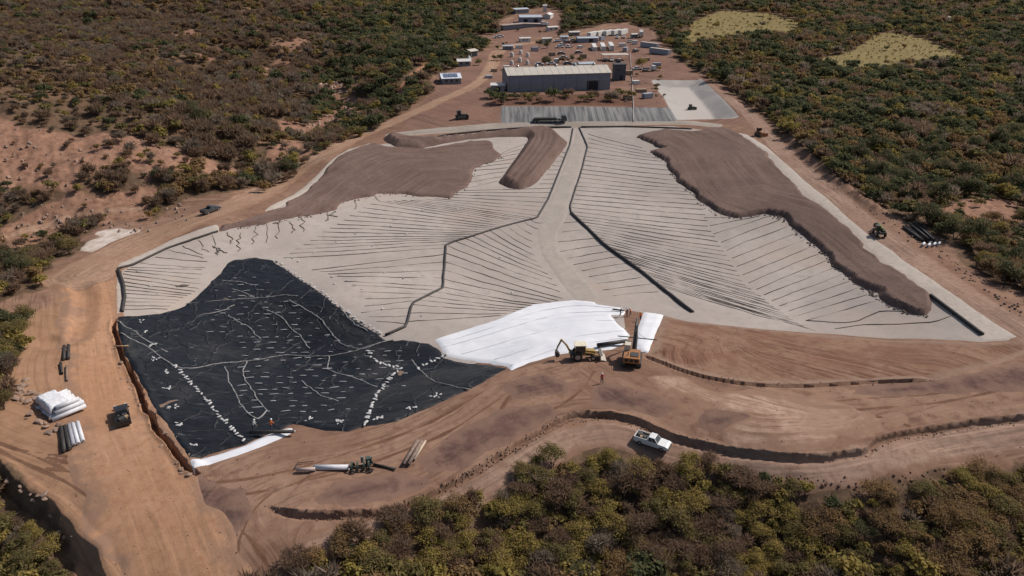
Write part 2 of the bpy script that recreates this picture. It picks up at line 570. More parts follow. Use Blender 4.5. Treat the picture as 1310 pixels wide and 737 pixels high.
SITE = proj([(125,900),(112,760),(88,715),(58,680),(28,650),(0,622),(-60,585),(-150,530),(-150,430),(0,385),(60,365),(78,335),(110,300),(150,286),(190,283),(240,258),(300,245),(350,232),(395,200),(440,175),(480,150),(520,140),(540,130),(556,118),(553,100),(580,86),(600,72),(622,62),(632,54),(600,50),(600,43),(636,42),(634,30),(668,12),(700,8),(720,18),(716,44),(760,37),(800,29),(835,42),(868,75),(908,100),(950,127),(988,160),(1022,192),(1062,228),(1102,262),(1152,280),(1202,305),(1242,345),(1310,385),(1500,500),(1500,560),(1310,575),(1260,590),(1220,608),(1160,622),(1100,632),(1040,622),(990,616),(960,602),(900,590),(850,586),(800,582),(750,587),(700,595),(660,616),(600,634),(545,648),(500,662),(470,677),(420,692),(380,715),(345,745),(310,800),(280,900)])
REDS = [proj(p) for p in (
 [(-60,165),(0,160),(40,178),(120,168),(200,178),(238,190),(242,218),(200,214),(120,232),(60,236),(-60,240)],
 [(268,186),(300,180),(345,188),(326,214),(290,226),(262,222)],
 [(0,285),(60,268),(140,262),(200,262),(200,284),(120,292),(60,312),(0,330)],
 [(296,246),(348,212),(392,199),(405,178),(438,162),(470,146),(466,130),(430,126),(418,140),(396,156),(362,180),(338,203),(304,234)],
 [(345,168),(362,150),(392,128),(400,138),(380,160),(356,176)],
 [(384,114),(420,94),(454,100),(450,118),(460,130),(430,132),(406,120)],
 [(326,88),(350,72),(376,70),(378,94),(345,98)],
 [(360,66),(384,46),(402,42),(402,60),(380,74)],
 [(200,40),(250,30),(290,36),(260,50),(215,52)], [(240,62),(275,56),(300,62),(270,72)],
 [(1180,270),(1240,255),(1290,262),(1310,280),(1270,290),(1220,285)])]
MEADOWS = [proj(p) for p in ([(866,56),(880,36),(905,20),(940,15),(1000,20),(1036,28),(1020,36),(1030,42),(960,46),(925,52),(910,62),(890,64)],
                             [(1048,80),(1090,62),(1125,46),(1140,40),(1180,48),(1215,62),(1252,80),(1230,86),(1190,84),(1160,84),(1120,92),(1080,90)])]
PALES = [proj(p) for p in ([(100,318),(122,300),(150,292),(185,296),(182,302),(150,312),(120,326),(95,336)],)]
EXTRA_VEG = [proj(p) for p in ([(-60,405),(0,402),(30,410),(36,432),(22,480),(8,530),(-60,560)], [(448,140),(520,132),(548,124),(470,172),(420,190),(330,250),(345,232),(390,202)],
                               [(626,121),(700,122),(806,121),(806,134),(700,135),(630,135)])]
ORANGE = proj([(80,352),(140,352),(150,420),(175,500),(215,600),(260,700),(270,900),(120,900),(100,700),(60,640),(0,590),(-80,540),(-80,430),(20,395)])


def jit(x, y, d, amp, s):
    return d + amp * fbm(x, y, s, 4)


d_site = poly_sdf(SITE, gx, gy, 60)
m_site = sstep(-2.0, 2.5, jit(gx, gy, d_site, 4.0, 9))
m_red = np.zeros(len(gx))
for q in REDS:
    m_red = np.maximum(m_red, sstep(-3, 4, jit(gx, gy, poly_sdf(q, gx, gy, 40), 12, 14)))
_lh = sstep(-90, -140, gx + 0.25 * (gy - 200)) * sstep(125, 170, gy) * sstep(520, 330, gy)
m_red = np.maximum(m_red, _lh * (0.28 + 0.5 * fbm(gx, gy, 30, 4)))
m_mead = np.zeros(len(gx))
for q in MEADOWS:
    m_mead = np.maximum(m_mead, sstep(-4, 4, jit(gx, gy, poly_sdf(q, gx, gy, 60), 10, 25)))
m_pale = np.zeros(len(gx))
for q in PALES:
    m_pale = np.maximum(m_pale, sstep(-1.5, 2.5, jit(gx, gy, poly_sdf(q, gx, gy, 30), 4, 6)))
m_org = sstep(-6, 6, jit(gx, gy, poly_sdf(ORANGE, gx, gy, 40), 8, 14))
# guides the wheel tracks and scraper marks follow
GUIDES = [proj(catmull(g)) for g in (
 [(120,365),(128,420),(135,480),(150,540),(185,615),(225,700),(250,800)],
 [(-60,545),(40,585),(110,620),(180,670),(220,737),(235,850)],
 [(330,737),(290,680),(300,630),(380,600),(480,580),(560,545),(640,495),(720,470)],
 [(420,690),(540,655),(640,600),(720,560),(800,550),(880,590),(1000,605),(1130,590),(1310,550)],
 [(760,470),(850,520),(960,560),(1080,560),(1150,530),(1310,500)],
 [(900,478),(1050,515),(1200,500),(1310,470)],
 [(600,95),(640,110),(720,125),(800,120)], [(820,60),(850,85),(900,100)])]
bestd = np.full(len(gx), 1e5); su = np.zeros(len(gx)); sv = np.zeros(len(gx))
for k, g in enumerate(GUIDES):
    D, S, L = line_dist(g, gx, gy, 60)
    b = D < bestd
    su = np.where(b, S + 31 * k, su); sv = np.where(b, L + 57 * k, sv); bestd = np.where(b, D, bestd)
su = su + 0.8 * fbm(gx, gy, 9, 2)
# small relief: rough in the scrub and rubble, smoother where it is graded
near = sstep(330, 200, gy)
gz = gz + near * (0.05 + 0.30 * (1 - m_site) + 0.25 * m_red) * fbm(gx, gy, 1.8, 3) + (1 - m_site) * 1.0 * fbm(gx, gy, 14, 3) * sstep(60, 140, gy)
gz = gz + near * m_site * 0.12 * fbm(gx, gy, 6, 3)

MG, nt, p = new_mat('ground_soil_and_litter')
n1 = noise(nt, 0.05, 5, dist=0.5); n2 = noise(nt, 0.45, 6, rough=0.7); n3 = noise(nt, 3.5, 4)
fl = mixc(nt, ramp(nt, n2, 0.35, 0.65), (0.085, 0.053, 0.034), (0.150, 0.095, 0.060))
fl = mixc(nt, ramp(nt, n3, 0.5, 0.75), fl, (0.052, 0.045, 0.022))
fl = mixc(nt, math_(nt, 'MULTIPLY', ramp(nt, n1, 0.52, 0.66), 0.7), fl, (0.21, 0.115, 0.068))
tan = mixc(nt, ramp(nt, n1, 0.36, 0.64), (0.190, 0.109, 0.074), (0.256, 0.155, 0.106))
tan = mixc(nt, ramp(nt, n2, 0.45, 0.72), tan, (0.150, 0.082, 0.056))
sn = noise(nt, 1.0, 5, streak_vec(nt, 1.7, 0.06), rough=0.65, dist=0.8)
tan = mixc(nt, math_(nt, 'MULTIPLY', ramp(nt, sn, 0.47, 0.60), math_(nt, 'MULTIPLY', ramp(nt, noise(nt, 0.07, 4, dist=1.0), 0.40, 0.60), 0.7)), tan, (0.105, 0.060, 0.040))
tan = mixc(nt, math_(nt, 'MULTIPLY', ramp(nt, sn, 0.43, 0.30), 0.35), tan, (0.34, 0.235, 0.16))
org = mixc(nt, ramp(nt, n2, 0.4, 0.7), (0.30, 0.172, 0.100), (0.24, 0.135, 0.079))
org = mixc(nt, math_(nt, 'MULTIPLY', ramp(nt, sn, 0.47, 0.60), 0.35), org, (0.165, 0.086, 0.050))
red = mixc(nt, ramp(nt, n2, 0.4, 0.65), (0.265, 0.145, 0.095), (0.165, 0.085, 0.055))
red = mixc(nt, ramp(nt, n3, 0.55, 0.7), red, (0.33, 0.225, 0.165))
mead = mixc(nt, ramp(nt, n2, 0.4, 0.7), (0.215, 0.160, 0.066), (0.130, 0.104, 0.044))
pale = mixc(nt, ramp(nt, n2, 0.35, 0.7), (0.56, 0.48, 0.42), (0.38, 0.29, 0.23))
jn = math_(nt, 'MULTIPLY', math_(nt, 'SUBTRACT', n2, 0.5), 0.7)
tan = mixc(nt, math_(nt, 'MULTIPLY', ramp(nt, math_(nt, 'ADD', attr(nt, 'm_org'), jn), 0.25, 0.75), 0.75), tan, org)
cc = mixc(nt, ramp(nt, math_(nt, 'ADD', attr(nt, 'm_red'), jn), 0.3, 0.7), fl, red)
cc = mixc(nt, ramp(nt, math_(nt, 'ADD', attr(nt, 'm_mead'), jn), 0.3, 0.7), cc, mead)
cc = mixc(nt, ramp(nt, math_(nt, 'ADD', attr(nt, 'm_site'), jn), 0.3, 0.7), cc, tan)
cc = mixc(nt, ramp(nt, math_(nt, 'ADD', attr(nt, 'm_pale'), jn), 0.3, 0.7), cc, pale)
nt.links.new(cc, p.inputs['Base Color'])
p.inputs['Roughness'].default_value = 0.96; p.inputs['Specular IOR Level'].default_value = 0.06
bump(nt, p, math_(nt, 'ADD', math_(nt, 'ADD', n2, math_(nt, 'MULTIPLY', n3, 0.4)), math_(nt, 'MULTIPLY', sn, 0.35)), 0.5, 0.12)

GV = np.stack([gx, gy, gz, su, sv], 1)
ground = obj('ground', np_mesh('ground', GV[:, :3], GT, True, dict(su=su, sv=sv, m_site=m_site, m_red=m_red, m_mead=m_mead, m_pale=m_pale, m_org=m_org)), MG)
tag(ground, 'tan and reddish earth of the site and the scrub hills around it', 'ground', kind='structure')


def merge(V, T):
    key = np.round(V[:, :3] * 2000).astype(np.int64)
    _, i, inv = np.unique(key, axis=0, return_index=True, return_inverse=True)
    inv = inv.ravel()
    T = inv[T]
    ok = (T[:, 0] != T[:, 1]) & (T[:, 1] != T[:, 2]) & (T[:, 0] != T[:, 2])
    return V[i], T[ok]


def sheet(name, mat, d, lift=0.06, amp=0.0, ns=3.0, extra=None, levels=(), suv=None, parent=None, smooth=True, hard=False):
    """a layer that lies on the ground wherever the signed distance d (metres inside its border) is positive"""
    dd = d.copy()
    nearby = d > -40
    if amp:
        dd[nearby] = d[nearby] + amp * fbm(gx[nearby], gy[nearby], ns, 3)
    tsel = GT[(dd[GT] > 0).any(1)]
    used = np.unique(tsel); remap = np.zeros(len(gx), int); remap[used] = np.arange(len(used))
    V = np.column_stack([GV[used], dd[used]]); T = remap[tsel]
    if suv is not None:
        V[:, 3] = suv[0][used]; V[:, 4] = suv[1][used]
    V, T = clip(V, T, V[:, 5])
    for l in levels:
        V, T = split(V, T, l, 5)
    V, T = merge(V, T)
    if extra is not None:
        V[:, 2] += extra(V[:, 5], V[:, 0], V[:, 1])
    V[:, 2] += lift if hard else np.maximum(0.004, lift * np.clip(V[:, 5] / 0.8, 0, 1))
    me = np_mesh(name, V[:, :3], T, smooth, dict(su=V[:, 3], sv=V[:, 4], d=V[:, 5]))
    return obj(name, me, mat, parent)


def pd(pts, margin=30):
    return poly_sdf(proj(pts), gx, gy, margin)


def road_d(pts, w, n=5):
    q = proj(catmull(pts, n))
    D, S, L = line_dist(q, gx, gy, 30)
    tot = np.hypot(*np.diff(q, axis=0).T).sum()
    ww = np.interp(L, np.linspace(0, tot, len(w)), w) if hasattr(w, '__len__') else w
    return np.where(D < 1e5, ww * 0.5 - D, -1e6), (S, L)


# ---- materials of the laid layers
M_ROAD_TAN = earth('road_tan', (0.289, 0.177, 0.116), (0.341, 0.216, 0.147), (0.229, 0.129, 0.081), streak=0.9, edge=(0.220, 0.125, 0.080), edge_w=2.0, tw=0.7)
M_ROAD_ORANGE = earth('road_orange', (0.332, 0.180, 0.102), (0.368, 0.210, 0.127), (0.276, 0.138, 0.076), streak=0.9, edge=(0.232, 0.138, 0.092), edge_w=3.2, tw=0.42)
M_ROAD_BROWN = earth('road_brown', (0.247, 0.153, 0.111), (0.294, 0.193, 0.141), (0.187, 0.108, 0.075), streak=1.1, tw=0.75, edge=(0.196, 0.114, 0.076), edge_w=1.3, bstr=0.8)
M_ROAD_GREY = earth('road_grey', (0.286, 0.237, 0.197), (0.328, 0.276, 0.231), (0.235, 0.189, 0.153), streak=0.8, edge=(0.302, 0.235, 0.185), edge_w=0.8, bstr=0.3)
M_BENCH = earth('bench_pale', (0.370, 0.314, 0.267), (0.413, 0.357, 0.305), (0.314, 0.260, 0.215), bstr=0.25, bdist=0.06)
M_CREAM = earth('berm_cream', (0.385, 0.263, 0.194), (0.289, 0.182, 0.127), (0.241, 0.142, 0.098), streak=0.9, tw=1.0, big=0.15, edge=TAN, edge_w=3.0, track=(0.6, 0.55, 0.5))
M_BERM = earth('berm_orange', (0.235, 0.140, 0.094), (0.178, 0.094, 0.062), (0.150, 0.076, 0.050), streak=0.85, tw=1.0, big=0.12, bstr=0.9, edge=(0.225, 0.145, 0.104), edge_w=2.2, track=(0.52, 0.44, 0.40))
M_FILL = earth('fill_dark', (0.118, 0.067, 0.054), (0.095, 0.052, 0.043), (0.151, 0.092, 0.072), streak=0.9, tw=0.7, big=0.12, edge=(0.177, 0.106, 0.077), edge_w=3.0)
M_ORE = earth('ore_rock', (0.162, 0.109, 0.088), (0.135, 0.088, 0.072), (0.110, 0.071, 0.058), streak=0.42, tw=1.0, big=0.045, bstr=0.7, fine=1.2, track=(0.78, 0.75, 0.73))
M_TRACK = earth('track_orange', (0.352, 0.184, 0.109), (0.309, 0.150, 0.085), (0.256, 0.125, 0.069), edge=(0.220, 0.117, 0.066), edge_w=1.0)
M_YARD = earth('yard_soil', (0.222, 0.128, 0.092), (0.186, 0.102, 0.074), (0.153, 0.084, 0.058), streak=0.6, tw=0.7, edge=(0.182, 0.101, 0.070), edge_w=3.0)
M_CUT = earth('cut_red', (0.132, 0.066, 0.044), (0.100, 0.050, 0.034), (0.168, 0.088, 0.060), bstr=1.0, bdist=0.3, edge=(0.192, 0.104, 0.068), edge_w=1.5)

# the pad: pale drainage layer over the liner
M_PAD, nt, p = new_mat('pad_drain_layer')
n1 = noise(nt, 0.03, 5, dist=0.8); n2 = noise(nt, 0.6, 5); n3 = noise(nt, 5.0, 3)
cc = mixc(nt, ramp(nt, n1, 0.38, 0.62), (0.315, 0.268, 0.235), (0.372, 0.321, 0.283))
cc = mixc(nt, math_(nt, 'MULTIPLY', ramp(nt, n2, 0.45, 0.75), 0.55), cc, (0.262, 0.224, 0.196))
cc = mixc(nt, math_(nt, 'MULTIPLY', ramp(nt, noise(nt, 0.085, 4, dist=1.5), 0.60, 0.70), 0.45), cc, (0.240, 0.217, 0.198))
cc = mixc(nt, math_(nt, 'MULTIPLY', ramp(nt, noise(nt, 0.02, 3), 0.55, 0.66), 0.5), cc, (0.37, 0.285, 0.225))
cc = mixc(nt, math_(nt, 'MULTIPLY', ramp(nt, n3, 0.45, 0.7), 0.25), cc, (0.22, 0.185, 0.16))
nt.links.new(cc, p.inputs['Base Color']); p.inputs['Roughness'].default_value = 0.9; p.inputs['Specular IOR Level'].default_value = 0.1
bump(nt, p, math_(nt, 'ADD', n2, n3), 0.35, 0.05)

# black plastic membrane: dusty, wrinkled
M_BLACK, nt, p = new_mat('black_membrane')
tc = N(nt, 'TexCoord').outputs['Object']
mp = N(nt, 'Mapping'); mp.inputs['Rotation'].default_value = (0, 0, rad(8)); mp.inputs['Scale'].default_value = (0.32, 1.15, 1)
nt.links.new(tc, mp.inputs[0])
w1 = noise(nt, 1.0, 5, mp.outputs[0], rough=0.6, dist=0.8)
vo = N(nt, 'TexVoronoi', feature='DISTANCE_TO_EDGE'); vo.inputs['Scale'].default_value = 0.16
vd = N(nt, 'VectorMath', operation='ADD'); nz = N(nt, 'TexNoise'); nz.inputs['Scale'].default_value = 0.25
nt.links.new(tc, nz.inputs['Vector']); ns_ = N(nt, 'VectorMath', operation='SCALE'); ns_.inputs['Scale'].default_value = 5.0
nt.links.new(nz.outputs['Color'], ns_.inputs[0]); nt.links.new(tc, vd.inputs[0]); nt.links.new(ns_.outputs[0], vd.inputs[1]); nt.links.new(vd.outputs[0], vo.inputs['Vector'])
crease = ramp(nt, vo.outputs['Distance'], 0.035, 0.0)
dust = ramp(nt, noise(nt, 0.06, 5, dist=1.0), 0.5, 0.72)
cc = mixc(nt, ramp(nt, w1, 0.35, 0.7), (0.0045, 0.005, 0.0066), (0.011, 0.012, 0.0155))
cc = mixc(nt, math_(nt, 'MULTIPLY', dust, 0.28), cc, (0.10, 0.088, 0.078))
cc = mixc(nt, math_(nt, 'MULTIPLY', crease, math_(nt, 'MULTIPLY', ramp(nt, noise(nt, 0.1, 3), 0.48, 0.7), 0.22)), cc, (0.13, 0.12, 0.115))
dl = ramp(nt, noise(nt, 1.0, 3, mp.outputs[0], dist=0.2), 0.66, 0.72)
cc = mixc(nt, math_(nt, 'MULTIPLY', dl, 0.3), cc, (0.20, 0.19, 0.19))
nt.links.new(cc, p.inputs['Base Color']); p.inputs['Roughness'].default_value = 0.5; p.inputs['Specular IOR Level'].default_value = 0.26
bump(nt, p, math_(nt, 'ADD', w1, math_(nt, 'MULTIPLY', crease, 0.6)), 0.7, 0.35)

M_WHITE, nt, p = new_mat('white_geotextile')
n1 = noise(nt, 0.12, 4, dist=0.5)
mp = N(nt, 'Mapping'); mp.inputs['Rotation'].default_value = (0, 0, rad(-14)); mp.inputs['Scale'].default_value = (0.05, 0.9, 1)
nt.links.new(N(nt, 'TexCoord').outputs['Object'], mp.inputs[0])
w1 = noise(nt, 1.0, 5, mp.outputs[0], dist=0.3)
cc = mixc(nt, ramp(nt, n1, 0.35, 0.65), (0.56, 0.56, 0.58), (0.62, 0.615, 0.625))
cc = mixc(nt, math_(nt, 'MULTIPLY', ramp(nt, w1, 0.52, 0.68), 0.4), cc, (0.46, 0.46, 0.485))
nt.links.new(cc, p.inputs['Base Color']); p.inputs['Roughness'].default_value = 0.85; p.inputs['Specular IOR Level'].default_value = 0.1
bump(nt, p, w1, 0.35, 0.15)

M_GREYLINER, nt, p = new_mat('grey_liner_ribbed')
mp = N(nt, 'Mapping'); mp.inputs['Scale'].default_value = (0.75, 0.035, 0.1)
nt.links.new(N(nt, 'TexCoord').outputs['Object'], mp.inputs[0])
w1 = noise(nt, 1.0, 4, mp.outputs[0], dist=0.4)
cc = mixc(nt, ramp(nt, w1, 0.35, 0.65), (0.075, 0.074, 0.074), (0.20, 0.19, 0.18))
nt.links.new(cc, p.inputs['Base Color']); p.inputs['Roughness'].default_value = 0.75
bump(nt, p, w1, 0.6, 0.3)

M_POND, nt, p = new_mat('pond_liner_dusty')
n1 = noise(nt, 0.05, 5, dist=0.6)
d = ramp(nt, attr(nt, 'd'), 6.5, 9.0)
cc = mixc(nt, ramp(nt, n1, 0.4, 0.6), (0.31, 0.28, 0.25), (0.25, 0.228, 0.208))
cc = mixc(nt, math_(nt, 'MULTIPLY', d, 0.8), cc, (0.40, 0.352, 0.308))
nt.links.new(cc, p.inputs['Base Color']); p.inputs['Roughness'].default_value = 0.8


def S_(o, label, cat='ground'):
    return tag(o, label, cat, kind='structure')


# ---- yards, roads, banks (each a few centimetres above the one below)
S_(sheet('plant_yard', M_YARD, pd([(500,176),(520,150),(556,118),(553,103),(580,90),(602,74),(625,62),(642,50),(700,52),(760,40),(800,31),(833,44),(864,76),(905,100),(946,126),(975,158),(950,160),(860,156),(640,159),(576,166)]), 0.05, 1.5, 6), 'reddish bare earth yard around the plant buildings', 'yard')
S_(sheet('camp_yard', M_YARD, pd([(600,51),(600,43),(640,38),(660,22),(700,10),(718,20),(714,44),(690,48),(640,52)]), 0.05, 1.0, 6), 'bare earth yard around the far sheds', 'yard')
d, s = road_d([(104,352),(170,314),(230,287),(290,265),(340,243),(390,211),(440,183),(500,157),(560,131),(610,106),(628,84),(636,66),(660,56),(720,49),(790,36)], [15,12,11,9.5,9,8,7,7,8,9,9,8,7,7])
S_(sheet('perimeter_road', M_ROAD_TAN, d, 0.10, 0.8, 4, suv=s), 'tan dirt road curving along the scrub hillside up to the plant', 'road')
d, s = road_d([(900,104),(935,128),(962,150),(990,183),(1020,212),(1060,246),(1110,287),(1160,324),(1220,368),(1310,426),(1420,500)], [5,6,7,7,7,7,7.5,8,8,8])
S_(sheet('perimeter_road', M_ROAD_BROWN, d, 0.09, 0.6, 4, suv=s), 'brown dirt road along the right edge of the pad', 'road')
d, s = road_d([(112,352),(122,380),(124,420),(130,470),(146,530),(175,600),(210,680),(235,760),(245,860)], [9,8,7.5,8,9,10,11,11])
S_(sheet('haul_road', M_ROAD_ORANGE, d + 1.2, 0.08, 2.2, 7, suv=s), 'orange dirt haul road beside the black liner', 'road')
d, s = road_d([(400,700),(470,680),(560,655),(640,612),(720,566),(790,554),(870,582),(960,599),(1050,602),(1130,586),(1200,570),(1310,552),(1420,540)], [4,4.5,4.5,5,5.5,5.5,5,5,5.5,6,6])
S_(sheet('bench_road', M_ROAD_BROWN, d, 0.07, 0.6, 3, suv=s), 'pale dirt bench road curving below the berm past the white pickup', 'road')
d, s = road_d([(505,172),(576,166),(650,161.5),(728,158.5),(800,156),(871,156),(915,160)], [7,7,7,7,7,6])
S_(sheet('pad_road', M_ROAD_GREY, d, 0.14, 0.3, 4, suv=s), 'grey road across the far end of the pad below the ribbed liner', 'road')
d, s = road_d([(508,130),(518,110),(530,94),(548,78)], 4.5)
S_(sheet('track', M_TRACK, d, 0.10, 0.8, 5, suv=s), 'short orange track climbing the green hill', 'track')
d, s = road_d([(1155,6),(1185,12),(1208,22),(1215,32)], [5,6,6,5])
S_(sheet('track', M_ROAD_GREY, d, 0.35, 0.8, 8, suv=s), 'pale track winding through the far forest', 'track')
d, s = road_d([(-80,322),(0,302),(60,284),(120,276),(180,272)], [4,4,4,3])
S_(sheet('track', M_ROAD_TAN, d, 0.10, 1.0, 5, suv=s), 'faint dirt track at the foot of the scrub hill', 'track')
S_(sheet('earth_bank', M_CUT, pd([(622,119),(700,119),(806,118),(812,136),(740,136),(630,137)]), 0.09, 1.0, 4, suv=None), 'dark red cut bank in front of the long warehouse', 'bank')

# ---- berm surfaces
D1, S1, L1 = line_dist(T1, gx, gy, 40)
S_(sheet('berm_face', M_BERM, pd([(848,404),(880,411),(945,418),(1011,425),(1077,430.5),(1170,436),(1256,440),(1308,436),(1330,442),(1290,462),(1205,486),(1150,487),(1100,489),(1030,493),(970,492),(920,485),(880,475),(845,462),(832,454),(838,440)]), 0.07, 0.25, 2, suv=(L1 + 0.9 * S1, S1)), 'orange eroded earth face of the berm above the anchor trench', 'berm')
S_(sheet('berm_top', M_FILL, pd([(1110,492),(1205,488),(1300,462),(1400,470),(1400,515),(1310,500),(1220,505),(1150,510),(1090,505)]), 0.05, 1.2, 5), 'brown trampled fill on the right end of the berm', 'berm')
S_(sheet('fill_patch', M_FILL, pd([(545,590),(575,560),(640,525),(700,515),(720,530),(690,552),(640,578),(590,605),(550,612)]), 0.05, 1.5, 4), 'dark disturbed fill on the near berm beside the pipes', 'fill')
S_(sheet('fill_patch', M_FILL, pd([(755,500),(775,490),(830,505),(880,525),(840,535),(790,528),(748,525)]), 0.05, 1.2, 4), 'dark brown damp fill below the excavator', 'fill')
S_(sheet('fill_patch', M_FILL, pd([(905,530),(950,520),(1000,528),(960,545),(930,556),(890,548)]), 0.05, 1.2, 3), 'dark brown fill beside the pale washed soil', 'fill')
S_(sheet('fill_patch', M_FILL, pd([(430,620),(500,612),(560,615),(520,640),(450,650),(390,648)]), 0.05, 1.6, 4), 'brown trampled soil above the left end of the long step', 'fill')
S_(sheet('fill_patch', M_FILL, pd([(170,600),(230,590),(290,620),(330,660),(300,690),(240,650)]), 0.05, 1.8, 4), 'dark churned soil left of the long step', 'fill')
S_(sheet('fill_patch', M_FILL, pd([(640,490),(700,480),(740,495),(700,512),(650,515)]), 0.05, 1.6, 4), 'brown soil patch below the white sheet corner', 'fill')
S_(sheet('washed_soil', M_CREAM, pd([(800,478),(850,480),(930,500),(1000,505),(1080,520),(1150,540),(1110,562),(1040,580),(960,570),(930,560),(960,535),(900,520),(850,500)]), 0.06, 3.0, 5, suv=(su, sv)), 'pale washed soil spilled across the berm', 'soil')

RUTS = [([(-40,560),(30,592),(90,620),(150,665),(185,720),(200,800)], .55), ([(-40,552),(40,582),(105,612),(170,655),(208,712),(225,800)], .45), ([(60,600),(130,612),(210,650),(270,705),(300,780)], .5), ([(20,575),(90,585),(190,605),(260,640),(320,690),(350,737)], .4),
        ([(100,362),(104,420),(108,480),(122,540),(150,610),(185,690),(205,770)], .5), ([(138,362),(142,420),(150,480),(172,540),(205,610),(240,690),(262,770)], .5), ([(118,364),(120,420),(124,480),(140,540),(172,610),(208,690),(228,770)], .4), ([(60,585),(120,605),(165,655),(180,737)], .5),
        ([(240,620),(330,610),(430,585),(540,545),(620,500)], .4), ([(250,640),(340,628),(440,605),(560,560),(640,510)], .4), ([(300,737),(310,680),(350,630),(440,600)], .5), ([(420,690),(500,676),(580,650),(650,615),(720,574),(790,560),(870,588),(960,604),(1050,607),(1130,592),(1310,556)], .4),
        ([(420,682),(500,668),(580,640),(650,603),(720,560),(790,547),(880,580),(960,595),(1050,597),(1130,580),(1310,547)], .4), ([(860,490),(930,510),(1010,518),(1100,512),(1200,505),(1310,480)], .4), ([(870,500),(940,522),(1030,530),(1120,525),(1220,515),(1310,492)], .4), ([(1030,540),(1080,532),(1140,540),(1160,548)], .6), ([(1000,552),(1060,545),(1120,552)], .6),
        ([(690,480),(650,510),(640,540),(660,560)], .5), ([(760,475),(745,500),(720,520),(690,535)], .45)]
dr = np.full(len(gx), -1e6)
for pts, w in RUTS:
    D, S, L = line_dist(proj(catmull(pts)), gx, gy, 6)
    dr = np.maximum(dr, np.where(D < 1e5, w * 0.55 - D, -1e6))
M_RUT = earth('rut_soil', (0.122, 0.064, 0.039), (0.101, 0.052, 0.032), (0.158, 0.086, 0.056), big=0.4, edge=(0.152, 0.083, 0.052), edge_w=0.32)
S_(sheet('wheel_ruts', M_RUT, dr, 0.125, 0.30, 3.5, extra=lambda d, x, y: -0.03 * np.clip(d / .3, 0, 1)), 'dark wheel ruts pressed into the bare earth around the site', 'ruts')
# ---- the pad and its edges
PAD = [(151,345),(169,340),(213,319),(279,297),(340,277),(391,246),(430,208),(480,185),(520,183),(560,175),(640,167),(735,163),(860,161),(935,169),(955,178),(980,192),(1011,217),(1060,258),(1087,283),(1142,324),(1208,371),(1300,435),(1256,438),(1169,433.5),(1077,429),(1011,424),(880,412),(848,404),(797,396),(800,420),(720,440),(640,455),(560,480),(480,520),(380,520),(270,520),(200,480),(160,440),(155,404)]
S_(sheet('leach_pad', M_PAD, pd(PAD), 0.10, 0.12, 2), 'beige lined pad crossed by rows of thin drain pipes', 'pad')
M_CHAN = earth('channel_gravel', (0.344, 0.297, 0.254), (0.310, 0.268, 0.230), (0.275, 0.237, 0.202), bstr=0.4, big=0.15, edge=(0.344, 0.292, 0.252), edge_w=1.0)
S_(sheet('drain_channel', M_CHAN, pd([(736,165),(741,166),(750,188),(743,216),(729,263),(728,276),(716,300),(716,322),(745,352),(770,380),(764,386),(735,386),(712,360),(690,325),(684,300),(690,280),(703,255),(714,228),(731,186)]), 0.16, 0.4, 3.0), 'smooth pale gravel channel down the middle of the pad', 'channel')
S_(sheet('pad_edge_bench', M_BENCH, pd([(149,338),(185,323),(220,306),(276,287.5),(280,289),(280,297.5),(213,320),(169,341),(152,346.5),(158,362),(160,382),(157,402),(147,404),(146,370)]), 0.16, 0.12, 1.5), 'pale lined bench at the left corner of the pad', 'bench')
S_(sheet('pad_edge_bench', M_BENCH, pd([(337,271),(360,257),(401,228),(423,206),(445,191.5),(478,182),(474,185.5),(443,197),(421,212),(387,249),(360,266)]), 0.16, 0.15, 1.5), 'pale strip between the hillside road and the grey ore', 'bench')
S_(sheet('pad_edge_bench', M_BENCH, pd([(934,168),(955,172),(980,187),(1011,213),(1060,254.5),(1087,279),(1142.5,320),(1208,367.5),(1308,434),(1256,437),(1187,383),(1129,338),(1093,303),(1060,274),(1032,253),(1006,227),(980,198),(955,180)]), 0.16, 0.12, 1.5), 'pale lined strip between the right road and the ore', 'bench')
M_SEAM = plain('edge_rope', (0.58, 0.52, 0.46), 0.8)
S_(sheet('lined_slope', M_GREYLINER, poly_sdf(SLOPE_L, gx, gy), 0.18, 0.2, 2), 'grey ribbed liner slope below the long warehouse', 'liner')
S_(sheet('pond_basin', M_POND, poly_sdf(POND, gx, gy), 0.14, 0.2, 2, levels=(7.6,)), 'empty lined pond with pale floor beside the right road', 'pond')


# ---- crushed ore spread on the pad: real banks 2 m high
def bank(h, w):
    return lambda d, x, y: h * np.clip(d / w, 0, 1) + np.where(d > w, 0.22 * fbm(x, y, 4, 3), 0) * sstep(w, w + 2, d)


ORE_R = [(811.6,176),(832,171),(851.5,167),(885,171),(913,164.5),(936.5,168),(954.6,178.6),(980,197),(1006,226),(1032,252),(1060,272),(1070,281),(1093,301),(1129,337),(1185,376),(1190,388),(1187,406),(1165,403),(1136,391.6),(1090,359),(1057,329),(1031,308),(1005,283),(1002,279),(980,274),(944,279),(918,274),(898,261),(887,248),(867,235),(859,220),(849,207),(831,195),(849,191.5),(833,185)]
q_guide = proj(catmull([(860,175),(900,200),(940,250),(1010,275),(1060,300),(1120,350),(1180,395)]))
_, s1, l1 = line_dist(q_guide, gx, gy, 90)
o = sheet('ore_layer', M_ORE, pd(ORE_R), 0.12, 1.2, 4.5, extra=bank(1.05, 1.1), levels=(1.1,), suv=(s1, l1))
tag(o, 'long dark brown layer of crushed ore on the right side of the pad', 'ore layer', 'ore spread on the pad')
ORE_L = [(475,184),(497,188),(536,191),(570,186),(600,181),(629,181.5),(634,191),(645,200),(606,216),(604,228),(594.6,241.5),(576,253),(553,252.5),(516,249),(482,248),(477,251),(440,260),(433,270),(404,275),(360,284),(320,292),(280,297.5),(279.5,288.5),(311,281),(340,271),(360,265),(387,248),(421,211),(443,196)]
